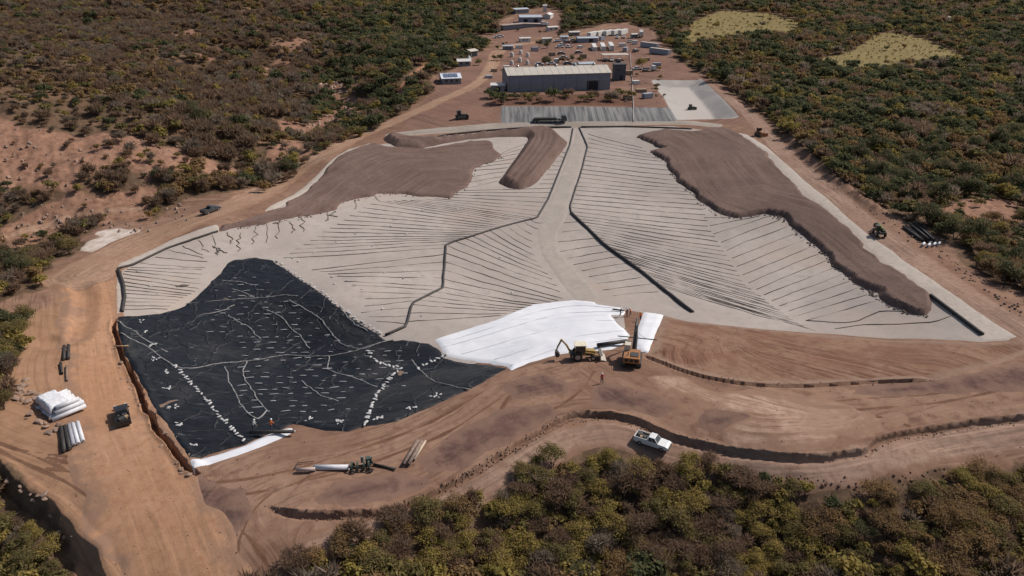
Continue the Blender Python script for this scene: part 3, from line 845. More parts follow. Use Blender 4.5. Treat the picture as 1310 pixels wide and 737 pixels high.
q_guide = proj(catmull([(300,290),(360,272),(420,235),(480,200),(560,195),(620,190)]))
_, s1, l1 = line_dist(q_guide, gx, gy, 90)
o = sheet('ore_layer', M_ORE, pd(ORE_L), 0.13, 1.3, 4.5, extra=bank(0.5, 1.0), levels=(1.0,), suv=(s1, l1))
tag(o, 'broad grey brown layer of crushed ore on the left side of the pad', 'ore layer', 'ore spread on the pad')
ORE_F = [(489,177),(500,174.5),(531,179.5),(560,178),(620,171),(659,168),(689,164.5),(710,168),(727,183),(712,204),(689,232),(680,239),(665,243.5),(650,241),(636,234.5),(655,208),(676,179),(674,176),(640,176),(600,179),(570,184),(536,191),(505,188.5),(493,182)]
q_guide = proj(catmull([(500,180),(560,182),(640,174),(690,172),(696,185),(680,210),(655,240)]))
_, s1, l1 = line_dist(q_guide, gx, gy, 60)
def ramp_rise(d, x, y):
    _, S, L = line_dist(q_guide, x, y, 60)
    g = sum(np.exp(-((S - c) / 0.42) ** 2) for c in (-3.0, -1.1, 0.9, 2.8))
    return bank(2.0, 2.6)(d, x, y) - 0.4 * g * sstep(2.6, 3.4, d)


o = sheet('ore_ramp', M_ORE, pd(ORE_F), 0.15, 0.3, 3.0, extra=ramp_rise, levels=(2.6,), suv=(s1, l1))
tag(o, 'raised haul ramp of ore bending down onto the pad with wheel ruts', 'ramp')

# ---- membranes and textiles
BL = [(147,405),(175,403.5),(202,401),(233.5,392),(249,380),(279,350),(288,337.6),(299,331.5),(327,329),(350,333),(384,355),(426.5,385),(454.7,408),(486.5,427.6),(496.6,435),(516,433.7),(550,438.6),(565,447),(570,457),(626,466.6),(652,471.5),(618.7,490),(575,510.6),(506,541),(467,547),(445,554),(416,552),(374.5,544),(359,552),(336,559),(315,569),(241,592),(225,567),(199,533),(178.7,494.5),(157,456),(149,430)]
black = sheet('geomembrane', M_BLACK, pd(BL), 0.24, 0.25, 2.0, extra=lambda d, x, y: (0.09 * fbm(x, y, 2.5, 3) + 0.16 * (0.3 - np.abs(fbm(0.4 * x + y, y - 0.2 * x, 6, 3)))) * sstep(0, 1.5, d) - 0.1 * sstep(0.8, 0, d))
tag(black, 'black plastic liner sheet with pale folds covering the near left of the pad', 'liner')
WT = [(554,435),(594,422),(633.5,409.6),(681,389),(735,384),(762.4,386),(764,389),(796,394),(800,399),(798,404),(783,404.5),(806.5,429),(796,441),(783,447),(762,449),(736,451),(711.5,453.7),(677.6,464),(654,474),(647,469),(626,465),(569,457),(562,445)]
white = sheet('geotextile', M_WHITE, pd(WT), 0.30, 0.18, 2.0, extra=lambda d, x, y: 0.05 * fbm(x, y, 3, 3) * sstep(0, 1, d))
tag(white, 'large bright white textile sheet spread beside the backhoe', 'textile')
o = sheet('geotextile', M_WHITE, pd([(823.5,399),(849,403),(841,421),(833.6,440),(829,452),(816.7,449),(811,440),(813,426.6)]), 0.30, 0.1, 2.0)
tag(o, 'narrow white textile strip on the slope in front of the excavator', 'textile')
o = sheet('geotextile', M_WHITE, pd([(241,592),(278,582),(315,569),(336,559),(359,550.5),(372,548),(379,552),(360,561),(330,573),(305,582),(278,591),(258,598),(246,603)]), 0.33, 0.06, 1.0)
tag(o, 'white textile flap along the near corner edge of the black liner', 'textile')

# ------------------------------------------------------------------ scrub trees
def leaf_mat(name, c1, c2, c3):
    m, nt, p = new_mat(name)
    oi = N(nt, 'ObjectInfo').outputs['Random']
    ge = N(nt, 'NewGeometry').outputs['Random Per Island']
    cc = mixc(nt, oi, c1, c2)
    cc = mixc(nt, ramp(nt, ge, 0.45, 1.0), cc, c3)
    cc = mixc(nt, 1.0, cc, (2.25, 2.2, 2.05), 'MULTIPLY')
    nt.links.new(cc, p.inputs['Base Color'])
    p.inputs['Roughness'].default_value = 0.8
    p.inputs['Specular IOR Level'].default_value = 0.1
    tr = N(nt, 'BsdfTranslucent'); nt.links.new(cc, tr.inputs[0])
    mx = N(nt, 'MixShader'); mx.inputs[0].default_value = 0.48
    nt.links.new(p.outputs[0], mx.inputs[1]); nt.links.new(tr.outputs[0], mx.inputs[2])
    nt.links.new(mx.outputs[0], nt.nodes['Material Output'].inputs['Surface'])
    return m


KIND_MAT = [leaf_mat('leaf_olive', (0.076, 0.066, 0.026), (0.108, 0.086, 0.034), (0.064, 0.053, 0.024)),
            leaf_mat('leaf_yellow_green', (0.128, 0.102, 0.030), (0.148, 0.108, 0.036), (0.096, 0.082, 0.028)),
            leaf_mat('twig_russet', (0.118, 0.076, 0.052), (0.092, 0.064, 0.046), (0.070, 0.048, 0.035)),
            leaf_mat('leaf_dark_green', (0.040, 0.043, 0.022), (0.054, 0.056, 0.027), (0.032, 0.036, 0.019)),
            leaf_mat('leaf_rust', (0.130, 0.080, 0.036), (0.104, 0.068, 0.034), (0.084, 0.060, 0.032)),
            leaf_mat('twig_grey', (0.120, 0.096, 0.076), (0.098, 0.076, 0.060), (0.074, 0.056, 0.044))]
M_BARK = plain('bark_grey_brown', (0.10, 0.075, 0.058), 0.9, scale=4)
M_DEAD = plain('bark_bleached', (0.55, 0.48, 0.42), 0.8)
KIND_TXT = ['olive green', 'yellow green', 'leafless brown', 'dark green', 'rust coloured', 'bare grey']


class MB:
    """collects simple solids into one mesh"""
    def __init__(self):
        self.v = []; self.f = []; self.mi = []; self.m = 0

    def add(self, vs, fs):
        o = len(self.v)
        self.v += [tuple(v) for v in vs]
        self.f += [tuple(o + i for i in f) for f in fs]
        self.mi += [self.m] * len(fs)
        return self

    def box(self, c, s, rz=0.0, rx=0.0, ry=0.0, taper=1.0):
        M = Matrix.Translation(c) @ Matrix.Rotation(rz, 4, 'Z') @ Matrix.Rotation(ry, 4, 'Y') @ Matrix.Rotation(rx, 4, 'X')
        x, y, z = s[0] / 2, s[1] / 2, s[2] / 2
        k = taper
        vs = [(-x, -y, -z), (x, -y, -z), (x, y, -z), (-x, y, -z), (-x * k, -y * k, z), (x * k, -y * k, z), (x * k, y * k, z), (-x * k, y * k, z)]
        return self.add([M @ Vector(v) for v in vs], [(3, 2, 1, 0), (4, 5, 6, 7), (0, 1, 5, 4), (1, 2, 6, 5), (2, 3, 7, 6), (3, 0, 4, 7)])

    def prism(self, prof, y0, y1):
        """profile in x,z extruded along y"""
        n = len(prof)
        vs = [(x, y0, z) for x, z in prof] + [(x, y1, z) for x, z in prof]
        fs = [tuple(range(n)), tuple(range(2 * n - 1, n - 1, -1))] + [((i + 1) % n, i, i + n, (i + 1) % n + n) for i in range(n)]
        return self.add(vs, fs)

    def hull(self, b, t):
        """loft between two 4-point rings"""
        return self.add(list(b) + list(t), [(3, 2, 1, 0), (4, 5, 6, 7), (0, 1, 5, 4), (1, 2, 6, 5), (2, 3, 7, 6), (3, 0, 4, 7)])

    def tube(self, pts, r, n=6, cap=True):
        pts = [Vector(p) for p in pts]
        rs = r if hasattr(r, '__len__') else [r] * len(pts)
        vs = []; fs = []
        for i, p in enumerate(pts):
            d = (pts[min(i + 1, len(pts) - 1)] - pts[max(i - 1, 0)]).normalized()
            a = d.orthogonal().normalized() if abs(d.z) > 0.9 else d.cross(Vector((0, 0, 1))).normalized()
            b = d.cross(a)
            for k in range(n):
                t = 2 * math.pi * k / n
                vs.append(p + (a * math.cos(t) + b * math.sin(t)) * rs[i])
        for i in range(len(pts) - 1):
            for k in range(n):
                fs.append((i * n + k, i * n + (k + 1) % n, (i + 1) * n + (k + 1) % n, (i + 1) * n + k))
        if cap:
            fs += [tuple(range(n - 1, -1, -1)), tuple((len(pts) - 1) * n + k for k in range(n))]
        return self.add(vs, fs)

    def pipe(self, p0, p1, r, ri, n=12):
        """a hollow pipe"""
        p0 = Vector(p0); p1 = Vector(p1)
        d = (p1 - p0).normalized()
        a = d.orthogonal().normalized(); b = d.cross(a)
        vs = []
        for p, rr in ((p0, r), (p1, r), (p1, ri), (p0, ri)):
            for k in range(n):
                t = 2 * math.pi * k / n
                vs.append(p + (a * math.cos(t) + b * math.sin(t)) * rr)
        fs = []
        for j in range(4):
            for k in range(n):
                fs.append((j * n + k, j * n + (k + 1) % n, ((j + 1) % 4) * n + (k + 1) % n, ((j + 1) % 4) * n + k))
        return self.add(vs, fs)

    def lathe(self, prof, n=16, c=(0, 0, 0)):
        vs = []; fs = []
        for r, z in prof:
            for k in range(n):
                t = 2 * math.pi * k / n
                vs.append((c[0] + r * math.cos(t), c[1] + r * math.sin(t), c[2] + z))
        for i in range(len(prof) - 1):
            for k in range(n):
                fs.append((i * n + k, i * n + (k + 1) % n, (i + 1) * n + (k + 1) % n, (i + 1) * n + k))
        fs += [tuple(range(n - 1, -1, -1)), tuple((len(prof) - 1) * n + k for k in range(n))]
        return self.add(vs, fs)

    def mesh(self, name, mats, smooth=False, bevel=0.0):
        me = bpy.data.meshes.new(name)
        me.from_pydata(self.v, [], self.f)
        for m in (mats if isinstance(mats, (list, tuple)) else [mats]):
            me.materials.append(m)
        me.polygons.foreach_set('material_index', self.mi)
        if bevel:
            bm = bmesh.new(); bm.from_mesh(me)
            bmesh.ops.recalc_face_normals(bm, faces=bm.faces)
            bmesh.ops.bevel(bm, geom=[e for e in bm.edges if e.calc_face_angle(0) > 0.5], offset=bevel, segments=2, profile=0.6, affect='EDGES', clamp_overlap=True)
            bm.to_mesh(me); bm.free()
        if smooth:
            me.shade_smooth()
        me.update()
        return me

    def build(self, name, mats, parent=None, smooth=False, bevel=0.0, loc=None):
        o = obj(name, self.mesh(name, mats, smooth, bevel), None, parent)
        if loc is not None:
            o.location = loc
        return o


def crown_arrays(seed, kind, n, R, H, leaf):
    """leaf-sized faces in clumps through the crown's volume; twiggy kinds get slivers"""
    r = np.random.RandomState(seed)
    nc = 9 + seed % 5
    ang = r.rand(nc) * 2 * np.pi; rr = np.sqrt(r.rand(nc)) * R * 0.75
    cz = H * (0.45 + 0.42 * r.rand(nc)) * (1 - 0.35 * (rr / R) ** 2)
    cen = np.stack([rr * np.cos(ang), rr * np.sin(ang), cz], 1)
    crad = R * (0.32 + 0.26 * r.rand(nc))
    which = r.randint(0, nc, n)
    v = r.randn(n, 3); v /= np.linalg.norm(v, axis=1)[:, None]
    v[:, 2] = np.where(v[:, 2] < -0.3, -v[:, 2], v[:, 2])
    rad_ = crad[which] * (0.25 + 0.95 * r.rand(n) ** 0.8)
    P = cen[which] + v * rad_[:, None] * np.array([1, 1, 0.75])
    P[:, 2] = np.maximum(P[:, 2], 0.12 * H * r.rand(n))
    nrm = v + r.randn(n, 3) * 0.55 + np.array([0, 0, 0.25]); nrm /= np.linalg.norm(nrm, axis=1)[:, None]
    t = np.cross(nrm, r.randn(n, 3)); t /= np.linalg.norm(t, axis=1)[:, None] + 1e-9
    b = np.cross(nrm, t)
    s = leaf * (0.6 + 0.8 * r.rand(n))[:, None]
    if kind in (2, 5):
        t = v + 0.5 * r.randn(n, 3) + np.array([0, 0, 0.5]); t /= np.linalg.norm(t, axis=1)[:, None]
        b = np.cross(t, r.randn(n, 3)); b /= np.linalg.norm(b, axis=1)[:, None] + 1e-9
        s1, s2 = s * 1.9, s * 0.22
    else:
        s1, s2 = s * 0.75, s * 0.5
    V = np.stack([P - t * s1, P + b * s2, P + t * s1, P - b * s2], 1).reshape(-1, 3)
    F = np.arange(4 * n).reshape(n, 4)
    return V, F, cen


def trunk_mb(seed, R, H, cen, r0=0.09, stems=3):
    q = random.Random(seed); mb = MB()
    for k in range(stems):
        a = q.random() * 6.28; off = Vector((math.cos(a), math.sin(a), 0)) * 0.12
        fork = Vector((math.cos(a) * R * 0.25, math.sin(a) * R * 0.25, H * 0.38))
        mb.tube([off - Vector((0, 0, 0.35)), off * 2 + Vector((0, 0, H * 0.18)), fork], [r0, r0 * 0.8, r0 * 0.6], 5)
        for c in cen[k::stems]:
            c = Vector(c)
            mid = fork.lerp(c, 0.5) + Vector((q.uniform(-.15, .15), q.uniform(-.15, .15), 0.1))
            mb.tube([fork, mid, c], [r0 * 0.55, r0 * 0.35, r0 * 0.12], 4)
    return mb


PROTO = {}          # kind -> list of (crown mesh, trunk mesh) for trees seen near
for kind in range(6):
    PROTO[kind] = []
    for k in range(3):
        sd = 100 + kind * 10 + k
        R, H = 1.75 + 0.25 * k, 2.9 + 0.35 * k
        nleaf = 1700 if kind in (2, 5) else 1900
        V, F, cen = crown_arrays(sd, kind, nleaf, R, H, 0.135 if kind not in (2, 5) else 0.19)
        if kind not in (2, 5):
            V2, F2, _ = crown_arrays(sd, 2, 170, R * 1.0, H * 1.0, 0.19)
            V = np.concatenate([V, V2]); F = np.concatenate([F, F2 + len(V) - len(V2)])
        cm = np_mesh('crown', V, F, False); cm.materials.append(KIND_MAT[kind]); cm.materials.append(KIND_MAT[2])
        cm.polygons.foreach_set('material_index', np.where(np.arange(len(F)) < nleaf, 0, 1).astype(np.int32))
        PROTO[kind].append((cm, trunk_mb(sd, R, H, cen, 0.07).mesh('trunk', M_BARK, True)))

# prototypes of the far scrub; they live only inside the scatter's node group
far_col = bpy.data.collections.new('scrub_prototypes')
for kind in range(6):
    for k in range(2):
        sd = 300 + kind * 10 + k
        R, H = 2.0, 3.1
        V, F, cen = crown_arrays(sd, kind, 300 if kind in (2, 5) else 330, R, H, 0.50 if kind in (2, 5) else 0.38)
        mb = trunk_mb(sd, R, H, cen[:4], 0.09, 1)
        tv = np.array(mb.v)
        me = bpy.data.meshes.new('scrub_prototype')
        me.from_pydata([tuple(x) for x in np.concatenate([V, tv])], [], [tuple(f) for f in F] + [tuple(i + len(V) for i in f) for f in mb.f])
        me.materials.append(KIND_MAT[kind]); me.materials.append(M_BARK)
        me.polygons.foreach_set('material_index', [0] * len(F) + [1] * len(mb.f))
        o = bpy.data.objects.new('scrub_%02d' % (kind * 2 + k), me)
        far_col.objects.link(o)

# where scrub grows
rs = np.random.RandomState(11)


def cells(y0, y1, sp):
    xs, ys = [], []
    y = y0
    while y < y1:
        half = (y * cp_ + 62 * sp_) * 0.70 * 1.28 + 12
        n = int(2 * half / sp)
        x = -half + sp * (np.arange(n) + rs.rand(n))
        xs.append(x); ys.append(np.full(n, y) + sp * rs.rand(n)); y += sp
    return np.concatenate(xs), np.concatenate(ys), np.full(sum(len(a) for a in xs), sp)


parts = [cells(34, 110, 1.6), cells(110, 200, 2.5), cells(200, 330, 3.0), cells(330, 560, 4.0), cells(560, 1000, 6.0), cells(1000, 1900, 13.0)]
tx = np.concatenate([a[0] for a in parts]); ty = np.concatenate([a[1] for a in parts]); tsp = np.concatenate([a[2] for a in parts])
ds = poly_sdf(SITE, tx, ty, 60)
dens = np.where(jit(tx, ty, ds, 3.0, 9) > -1.0, 0.0, 1.0)
_D3, _S3, _ = line_dist(T3, tx, ty, 30)
dens = np.where((_D3 < 28) & (_S3 > -2.6 + fbm(tx, ty, 5, 2)) & (_S3 < 2.0), 0.0, dens)
v_red = np.zeros(len(tx))
for q in REDS:
    v_red = np.maximum(v_red, sstep(-3, 4, jit(tx, ty, poly_sdf(q, tx, ty, 40), 12, 14)))
v_mead = np.zeros(len(tx))
for q in MEADOWS:
    v_mead = np.maximum(v_mead, sstep(-4, 4, jit(tx, ty, poly_sdf(q, tx, ty, 60), 10, 25)))
dens = dens * (1 - 0.74 * v_red) * (1 - 0.45 * v_mead)
cover = fbm(tx, ty, 26, 3)
_lm = sstep(-90, -140, tx + 0.25 * (ty - 200)) * sstep(125, 170, ty) * sstep(520, 330, ty)
dens = dens * (1 - 0.25 * _lm)
dens = dens * np.where(cover < -0.2, 0.72, 1.0)
for q, _ed in zip(EXTRA_VEG, (0.9, 0.8, 0.25)):
    dens = np.maximum(dens, _ed * (poly_sdf(q, tx, ty, 10) > 0))
for q, w in ((proj([(508,130),(518,110),(530,94),(548,78)]), 3.0), (proj([(1155,6),(1185,12),(1208,22),(1215,32)]), 5.0), (proj(catmull([(-80,322),(0,302),(60,284),(120,276),(180,272)])), 3.0)):
    dens = np.where(line_dist(q, tx, ty, 10)[0] < w, 0, dens)
# the roads stay open
keep = rs.rand(len(tx)) < dens
tx, ty, tsp, cover, v_red, v_mead = tx[keep], ty[keep], tsp[keep], cover[keep], v_red[keep], v_mead[keep]
tz = hfull(tx, ty) + 1.0 * fbm(tx, ty, 14, 3) * sstep(60, 140, ty) * (poly_sdf(SITE, tx, ty, 60) < -2)
ppx, ppy, pdp = to_pixel(tx, ty, tz)
W = np.tile(np.array([0.24, 0.12, 0.30, 0.10, 0.12, 0.12]), (len(tx), 1))
bottom = (ppy > 540) & (ppx > 250)
W[bottom] = (0.27, 0.30, 0.22, 0.02, 0.15, 0.04)
right = (ppx > 860) & (ppy < 480)
W[right] = (0.32, 0.08, 0.10, 0.32, 0.13, 0.05)
hillg = (ppx > 380) & (ppx < 860) & (ppy < 150)
W[hillg] = (0.30, 0.05, 0.10, 0.48, 0.04, 0.03)
lefth = (ppx < 400) & (ppy < 300)
W[lefth] = (0.15, 0.06, 0.42, 0.05, 0.12, 0.20)
ln = (ppx < 150) & (ppy > 380)
W[ln] = (0.42, 0.28, 0.12, 0.08, 0.02, 0.08)
cl = fbm(tx, ty, 18, 2)                      # kinds grow in patches
W[:, 3] *= np.exp(2.2 * cl); W[:, 2] *= np.exp(-1.8 * cl); W[:, 4] *= np.exp(3.0 * fbm(tx + 300, ty, 22, 2))
W /= W.sum(1)[:, None]
kindv = (rs.rand(len(tx))[:, None] > np.cumsum(W, 1)).sum(1).clip(0, 5)
sc = (0.50 + 0.80 * rs.rand(len(tx)) ** 1.5) * np.interp(tsp, [1.6, 2.5, 3, 4, 6, 13], [0.86, 1.08, 1.2, 1.4, 1.9, 3.6])
sc = sc * np.where(kindv == 3, 1.2, 1.0) * (1 - 0.35 * v_red) * (1 - 0.25 * (sstep(-90, -140, tx + 0.25 * (ty - 200)) * sstep(125, 170, ty) * sstep(520, 330, ty)))
sc = np.where(v_mead > 0.5, np.where(rs.rand(len(tx)) < 0.03, sc, sc * 0.22), sc); kindv = np.where((v_mead > 0.5) & (sc < 0.6), np.where(rs.rand(len(tx)) < .6, 1, 4), kindv)
rot = rs.rand(len(tx)) * 6.28
size_px = FPX * 3.6 * sc / pdp
inside = (ppx > 4) & (ppx < 1306) & (ppy > 30) & (ppy < 742)
order = np.argsort(-np.where(inside, size_px, 0))
single = np.zeros(len(tx), bool); single[order[:294]] = True


def zone_txt(x, y):
    row = ' at bottom edge' if y > 690 else ' halfway down' if y > 640 else ' at rim'
    a, b = zone_txt0(x, y)
    return (a, b) if x < 260 or y < 480 else (a + row, b + row)


def zone_txt0(x, y):
    if y < 480 and x > 700:
        return 'in the forest edge beside the right road', 'scrub trees beside the right road'
    if y < 600 and x < 260:
        return 'on the left bank beside the haul road', 'scrub trees on the left bank'
    if x < 260:
        return 'in the lower left corner below the haul road', 'scrub trees in the lower left corner'
    if y < 640 and x < 760:
        return 'on slope left of the white pickup', 'scrub trees on the near slope rim'
    if x < 620:
        return 'at left end of near slope', 'scrub trees at the left end of the near slope'
    if x < 960:
        return 'on slope below the white pickup', 'scrub trees below the pickup'
    return 'at right end of near slope', 'scrub trees at the right end of the near slope'


def place_tree(kind, var, loc, rz, s, label, group, sz=1.0):
    t = empty('scrub_tree', loc, rz, label, 'tree', group)
    t.scale = (s, s, s * sz)
    cm, tm = PROTO[kind][var]
    obj('trunk', tm, None, t); obj('crown', cm, None, t)
    return t


_sq = np.quantile(size_px[single], [0.33, 0.67])
size_txt = lambda i: 'small' if size_px[i] < _sq[0] else 'large' if size_px[i] > _sq[1] else 'medium'
_lab = {}
for i in np.where(single)[0]:
    zt, zg = zone_txt(ppx[i], ppy[i])
    _lab.setdefault(('%s %s tree %s' % (size_txt(i), KIND_TXT[int(kindv[i])], zt), '%s, %s %s' % (zg, size_txt(i), KIND_TXT[int(kindv[i])])), []).append(i)
for (lb, gr), idx in _lab.items():
    idx.sort(key=lambda i: ppx[i])
    for n_, i in enumerate(idx):
        place_tree(int(kindv[i]), int(rs.randint(0, 3)), (tx[i], ty[i], tz[i] - 0.05), rot[i], sc[i], lb + (', %s from left' % nth(n_ + 1) if len(idx) > 1 else ''), gr, (0.62 if ppy[i] > 540 else 0.85) + 0.3 * rs.rand())

rest = ~single
me = bpy.data.meshes.new('scrub_forest')
rx, ry, rz_ = tx[rest], ty[rest], tz[rest] - 0.1
me.vertices.add(len(rx)); me.vertices.foreach_set('co', np.stack([rx, ry, rz_], 1).astype(np.float32).ravel())
for n_, v_, t_ in (('pick', (kindv[rest] * 2 + rs.randint(0, 2, rest.sum())).astype(np.int32), 'INT'), ('size', sc[rest].astype(np.float32), 'FLOAT'), ('turn', rot[rest].astype(np.float32), 'FLOAT')):
    a = me.attributes.new(n_, t_, 'POINT'); a.data.foreach_set('value', v_)
forest = obj('scrub_forest', me)
tag(forest, 'mass of brown and green scrub forest covering the hills around the site', 'forest', kind='stuff')
ng = bpy.data.node_groups.new('scatter_scrub', 'GeometryNodeTree')
ng.interface.new_socket('Geometry', in_out='INPUT', socket_type='NodeSocketGeometry')
ng.interface.new_socket('Geometry', in_out='OUTPUT', socket_type='NodeSocketGeometry')
gi = ng.nodes.new('NodeGroupInput'); go = ng.nodes.new('NodeGroupOutput')
ci = ng.nodes.new('GeometryNodeCollectionInfo'); ci.inputs['Collection'].default_value = far_col
ci.inputs['Separate Children'].default_value = True; ci.inputs['Reset Children'].default_value = True
ip = ng.nodes.new('GeometryNodeInstanceOnPoints'); ip.inputs['Pick Instance'].default_value = True


def named(n_, t_):
    a = ng.nodes.new('GeometryNodeInputNamedAttribute'); a.data_type = t_; a.inputs['Name'].default_value = n_
    return a.outputs['Attribute']


cz_ = ng.nodes.new('ShaderNodeCombineXYZ')
ng.links.new(named('turn', 'FLOAT'), cz_.inputs[2])
ng.links.new(gi.outputs[0], ip.inputs['Points']); ng.links.new(ci.outputs[0], ip.inputs['Instance'])
ng.links.new(named('pick', 'INT'), ip.inputs['Instance Index']); ng.links.new(cz_.outputs[0], ip.inputs['Rotation'])
ng.links.new(named('size', 'FLOAT'), ip.inputs['Scale']); ng.links.new(ip.outputs[0], go.inputs[0])
md = forest.modifiers.new('scatter', 'NODES'); md.node_group = ng
print('TREES', len(tx), 'bottom', int(bottom.sum()))

# ------------------------------------------------------------------ pipes on the pad
M_PIPE = plain('pipe_black_plastic', (0.030, 0.027, 0.026), 0.6, var=0.3, dirt=0.25)
M_DRAIN = plain('drain_pipe_dusty', (0.11, 0.092, 0.082), 0.8, var=0.3, dirt=0.5)


def along(pl, t):
    """points at fractions t of a pixel polyline"""
    pl = np.array(pl, float); s = np.concatenate([[0], np.cumsum(np.hypot(*np.diff(pl, axis=0).T))])
    q = np.array(t) * s[-1]
    return np.stack([np.interp(q, s, pl[:, 0]), np.interp(q, s, pl[:, 1])], 1)


def path3(xy, lift):
    z = hfull(xy[:, 0], xy[:, 1])
    return [Vector((a, b, c + lift)) for (a, b), c in zip(xy, z)]


def ground_tube(name, pts_px, r, mat, lift, n=5, sub=5, wig=0.0, smooth_line=False, seed=0):
    pp = catmull(pts_px, 6) if smooth_line else along(pts_px, np.linspace(0, 1, max(len(pts_px), sub)))
    xy = proj(pp)
    if wig:
        q = np.random.RandomState(seed)
        d = xy[-1] - xy[0]; d = np.array([-d[1], d[0]]) / (np.linalg.norm(d) + 1e-6)
        w = np.cumsum(q.randn(len(xy))) ; w = w - np.linspace(w[0], w[-1], len(w))
        xy = xy + d * (wig * w + wig * 0.5 * q.randn(len(xy)))[:, None]
    P = path3(xy, lift)
    c = P[0].copy()
    mb = MB(); mb.tube([p - c for p in P], r, n)
    o = mb.build(name, mat, None, True)
    o.location = c
    return o


def pipe_set(left, right, n, label, group, wig=0.10, r=0.07, t0=0.0, t1=1.0, bow=0.0, end='top'):
    t = np.linspace(t0, t1, n)
    L = along(left, t); R = along(right, t)
    for k in range(n):
        pts = [L[k], (L[k] * 0.66 + R[k] * 0.34) + (0, bow * 0.8), (L[k] * 0.34 + R[k] * 0.66) + (0, bow), R[k]]
        j = rnd.uniform(-0.25, 0.25)
        pts = [(a + rnd.uniform(-1.2, 1.2) * (i in (0, 3)), b + j + rnd.uniform(-0.35, 0.35)) for i, (a, b) in enumerate(pts)]
        m = max(7, int(np.hypot(*(R[k] - L[k])) / 11))
        o = ground_tube('drain_pipe', pts, r * rnd.uniform(0.8, 1.15), M_DRAIN, 0.10 + r * 0.6, 4, m, wig, seed=rnd.randint(0, 99999))
        tag(o, '%s, %s from %s' % (label, nth(k + 1), end), 'drain pipe', group)


H1 = [(733,165.4),(729.5,184),(712,227.6),(700.6,255),(685.7,279.5),(640.7,291),(578.4,310),(569,314.6),(565.7,369),(526.7,389),(520,418),(493,430)]
H2 = [(741,164),(751.4,188.4),(744.5,216),(729.5,264.5),(731,273.7),(771.7,313.5),(820,349),(886,401)]
tag(ground_tube('header_pipe', H1, 0.26, M_PIPE, 0.25, 8, 60, 0.03), 'thick black header pipe zigzagging from the far road to the black liner', 'header pipe')
tag(ground_tube('header_pipe', H2[:5], 0.24, M_PIPE, 0.25, 8, 30, 0.03), 'black header pipe along the right side of the central channel', 'header pipe')
tag(ground_tube('header_pipe', H2[4:], 0.36, M_PIPE, 0.35, 8, 30, 0.03), 'thickest black header pipe running diagonally down to the orange berm', 'header pipe')
tag(ground_tube('header_pipe', [(1190,380),(1256,430)], 0.36, M_PIPE, 0.40, 8, 10), 'short black header pipe beyond the tip of the right ore layer', 'header pipe')
tag(ground_tube('header_pipe', [(279,297),(250,306),(213,319),(169,340),(151.5,345)], 0.24, M_PIPE, 0.3, 8, 22, 0.04), 'black pipe along the pale bench at the left rim of the pad', 'header pipe')
tag(ground_tube('header_pipe', [(151.5,346),(157,362),(159.5,381.6),(157,400)], 0.32, M_PIPE, 0.35, 8, 10, 0.03), 'thick black pipe at the left corner between the bench and black liner', 'header pipe')
tag(ground_tube('header_pipe', [(504,177),(508,182.5),(531,182),(570,173.5),(619,168.5),(675,164.5),(731,163.5)], 0.26, M_PIPE, 0.35, 8, 30), 'black pipe edging the far road left of the central channel', 'header pipe')
tag(ground_tube('header_pipe', [(743,163.5),(800,162.5),(851,164),(885,165.5)], 0.24, M_PIPE, 0.35, 8, 20), 'black pipe edging the far road right of the central channel', 'header pipe')

pipe_set([(753,172),(752,188.4),(745,216),(731,264),(733,273.7),(771.7,311),(812,342),(846,367)], [(822,190),(831,197),(848,207),(858,220),(866,236),(886,250),(898,264),(908,295),(932,331),(952,364),(980,386),(1024,417),(1042,424)], 45,
         'thin drain pipe slanting from right header pipe to pad valley', 'drain pipes right of the channel', bow=0.8)
pipe_set([(900,279),(912,298),(936,331),(957,364),(990,388),(1031,411)], [(960,277.5),(988,276),(1004,285),(1030,309),(1056,331),(1089,361),(1118,386)], 16,
         'wavy drain pipe rising from the pad valley to the right ore layer', 'drain pipes beside the right ore', 0.09)
for pts in ([(1031,411),(1075,414),(1095,412),(1125,398),(1152,399)], [(1068,422),(1105,416),(1150,415.5),(1195,412),(1222,403)]):
    tag(ground_tube('drain_pipe', pts, 0.12, M_DRAIN, 0.17, 4, 14, 0.06, seed=3), 'long bent drain pipe near the tip of the right ore layer', 'drain pipe', 'bent drain pipes at the ore tip')
pipe_set([(722,286),(714.5,312),(717,325),(731.7,337.6),(751,351),(769.5,369.6),(783,380)], [(745,284),(760,305),(776,318),(795,331),(813,344),(828,360),(842,374)], 11,
         'short drain pipe between the central channel and diagonal header pipe', 'drain pipes right of the channel foot', 0.10, bow=-0.6)
pipe_set([(680,282),(640,291.5),(578,310.5),(570,320),(567,368),(528,390),(521,412)], [(694,286),(682,300),(680,318),(690,340),(707,358),(722,383),(640,404)], 22,
         'sagging drain pipe between the zigzag header pipe and central channel', 'drain pipes left of the channel foot', 0.12, bow=1.2)
pipe_set([(640,197),(606,218),(604,229),(597,241)], [(672,184),(662,200),(645,222),(637,232)], 9, 'short drain pipe between the left ore and raised ramp', 'drain pipes left of the ramp')
pipe_set([(724,190),(706,212),(690,236)], [(728,191),(718,212),(709,235)], 9, 'short drain pipe between the raised ramp and left header pipe', 'drain pipes right of the ramp')
pipe_set([(594,244),(550,256),(482,258),(450,275),(410,300),(375,322),(362,331)], [(706,241),(700,256),(686,279),(640,290),(600,302),(575,310.5),(568,318)], 26,
         'long drain pipe crossing the left panel to the zigzag header pipe', 'long drain pipes of the left panel', 0.07)
pipe_set([(398,346),(430,353),(455,368),(470,386),(460,400),(482,412)], [(567,326),(566,350),(565,367),(527,387),(523,404),(520,415)], 12,
         'wavy drain pipe between the black liner and zigzag header pipe', 'drain pipes beside the black liner', 0.12)
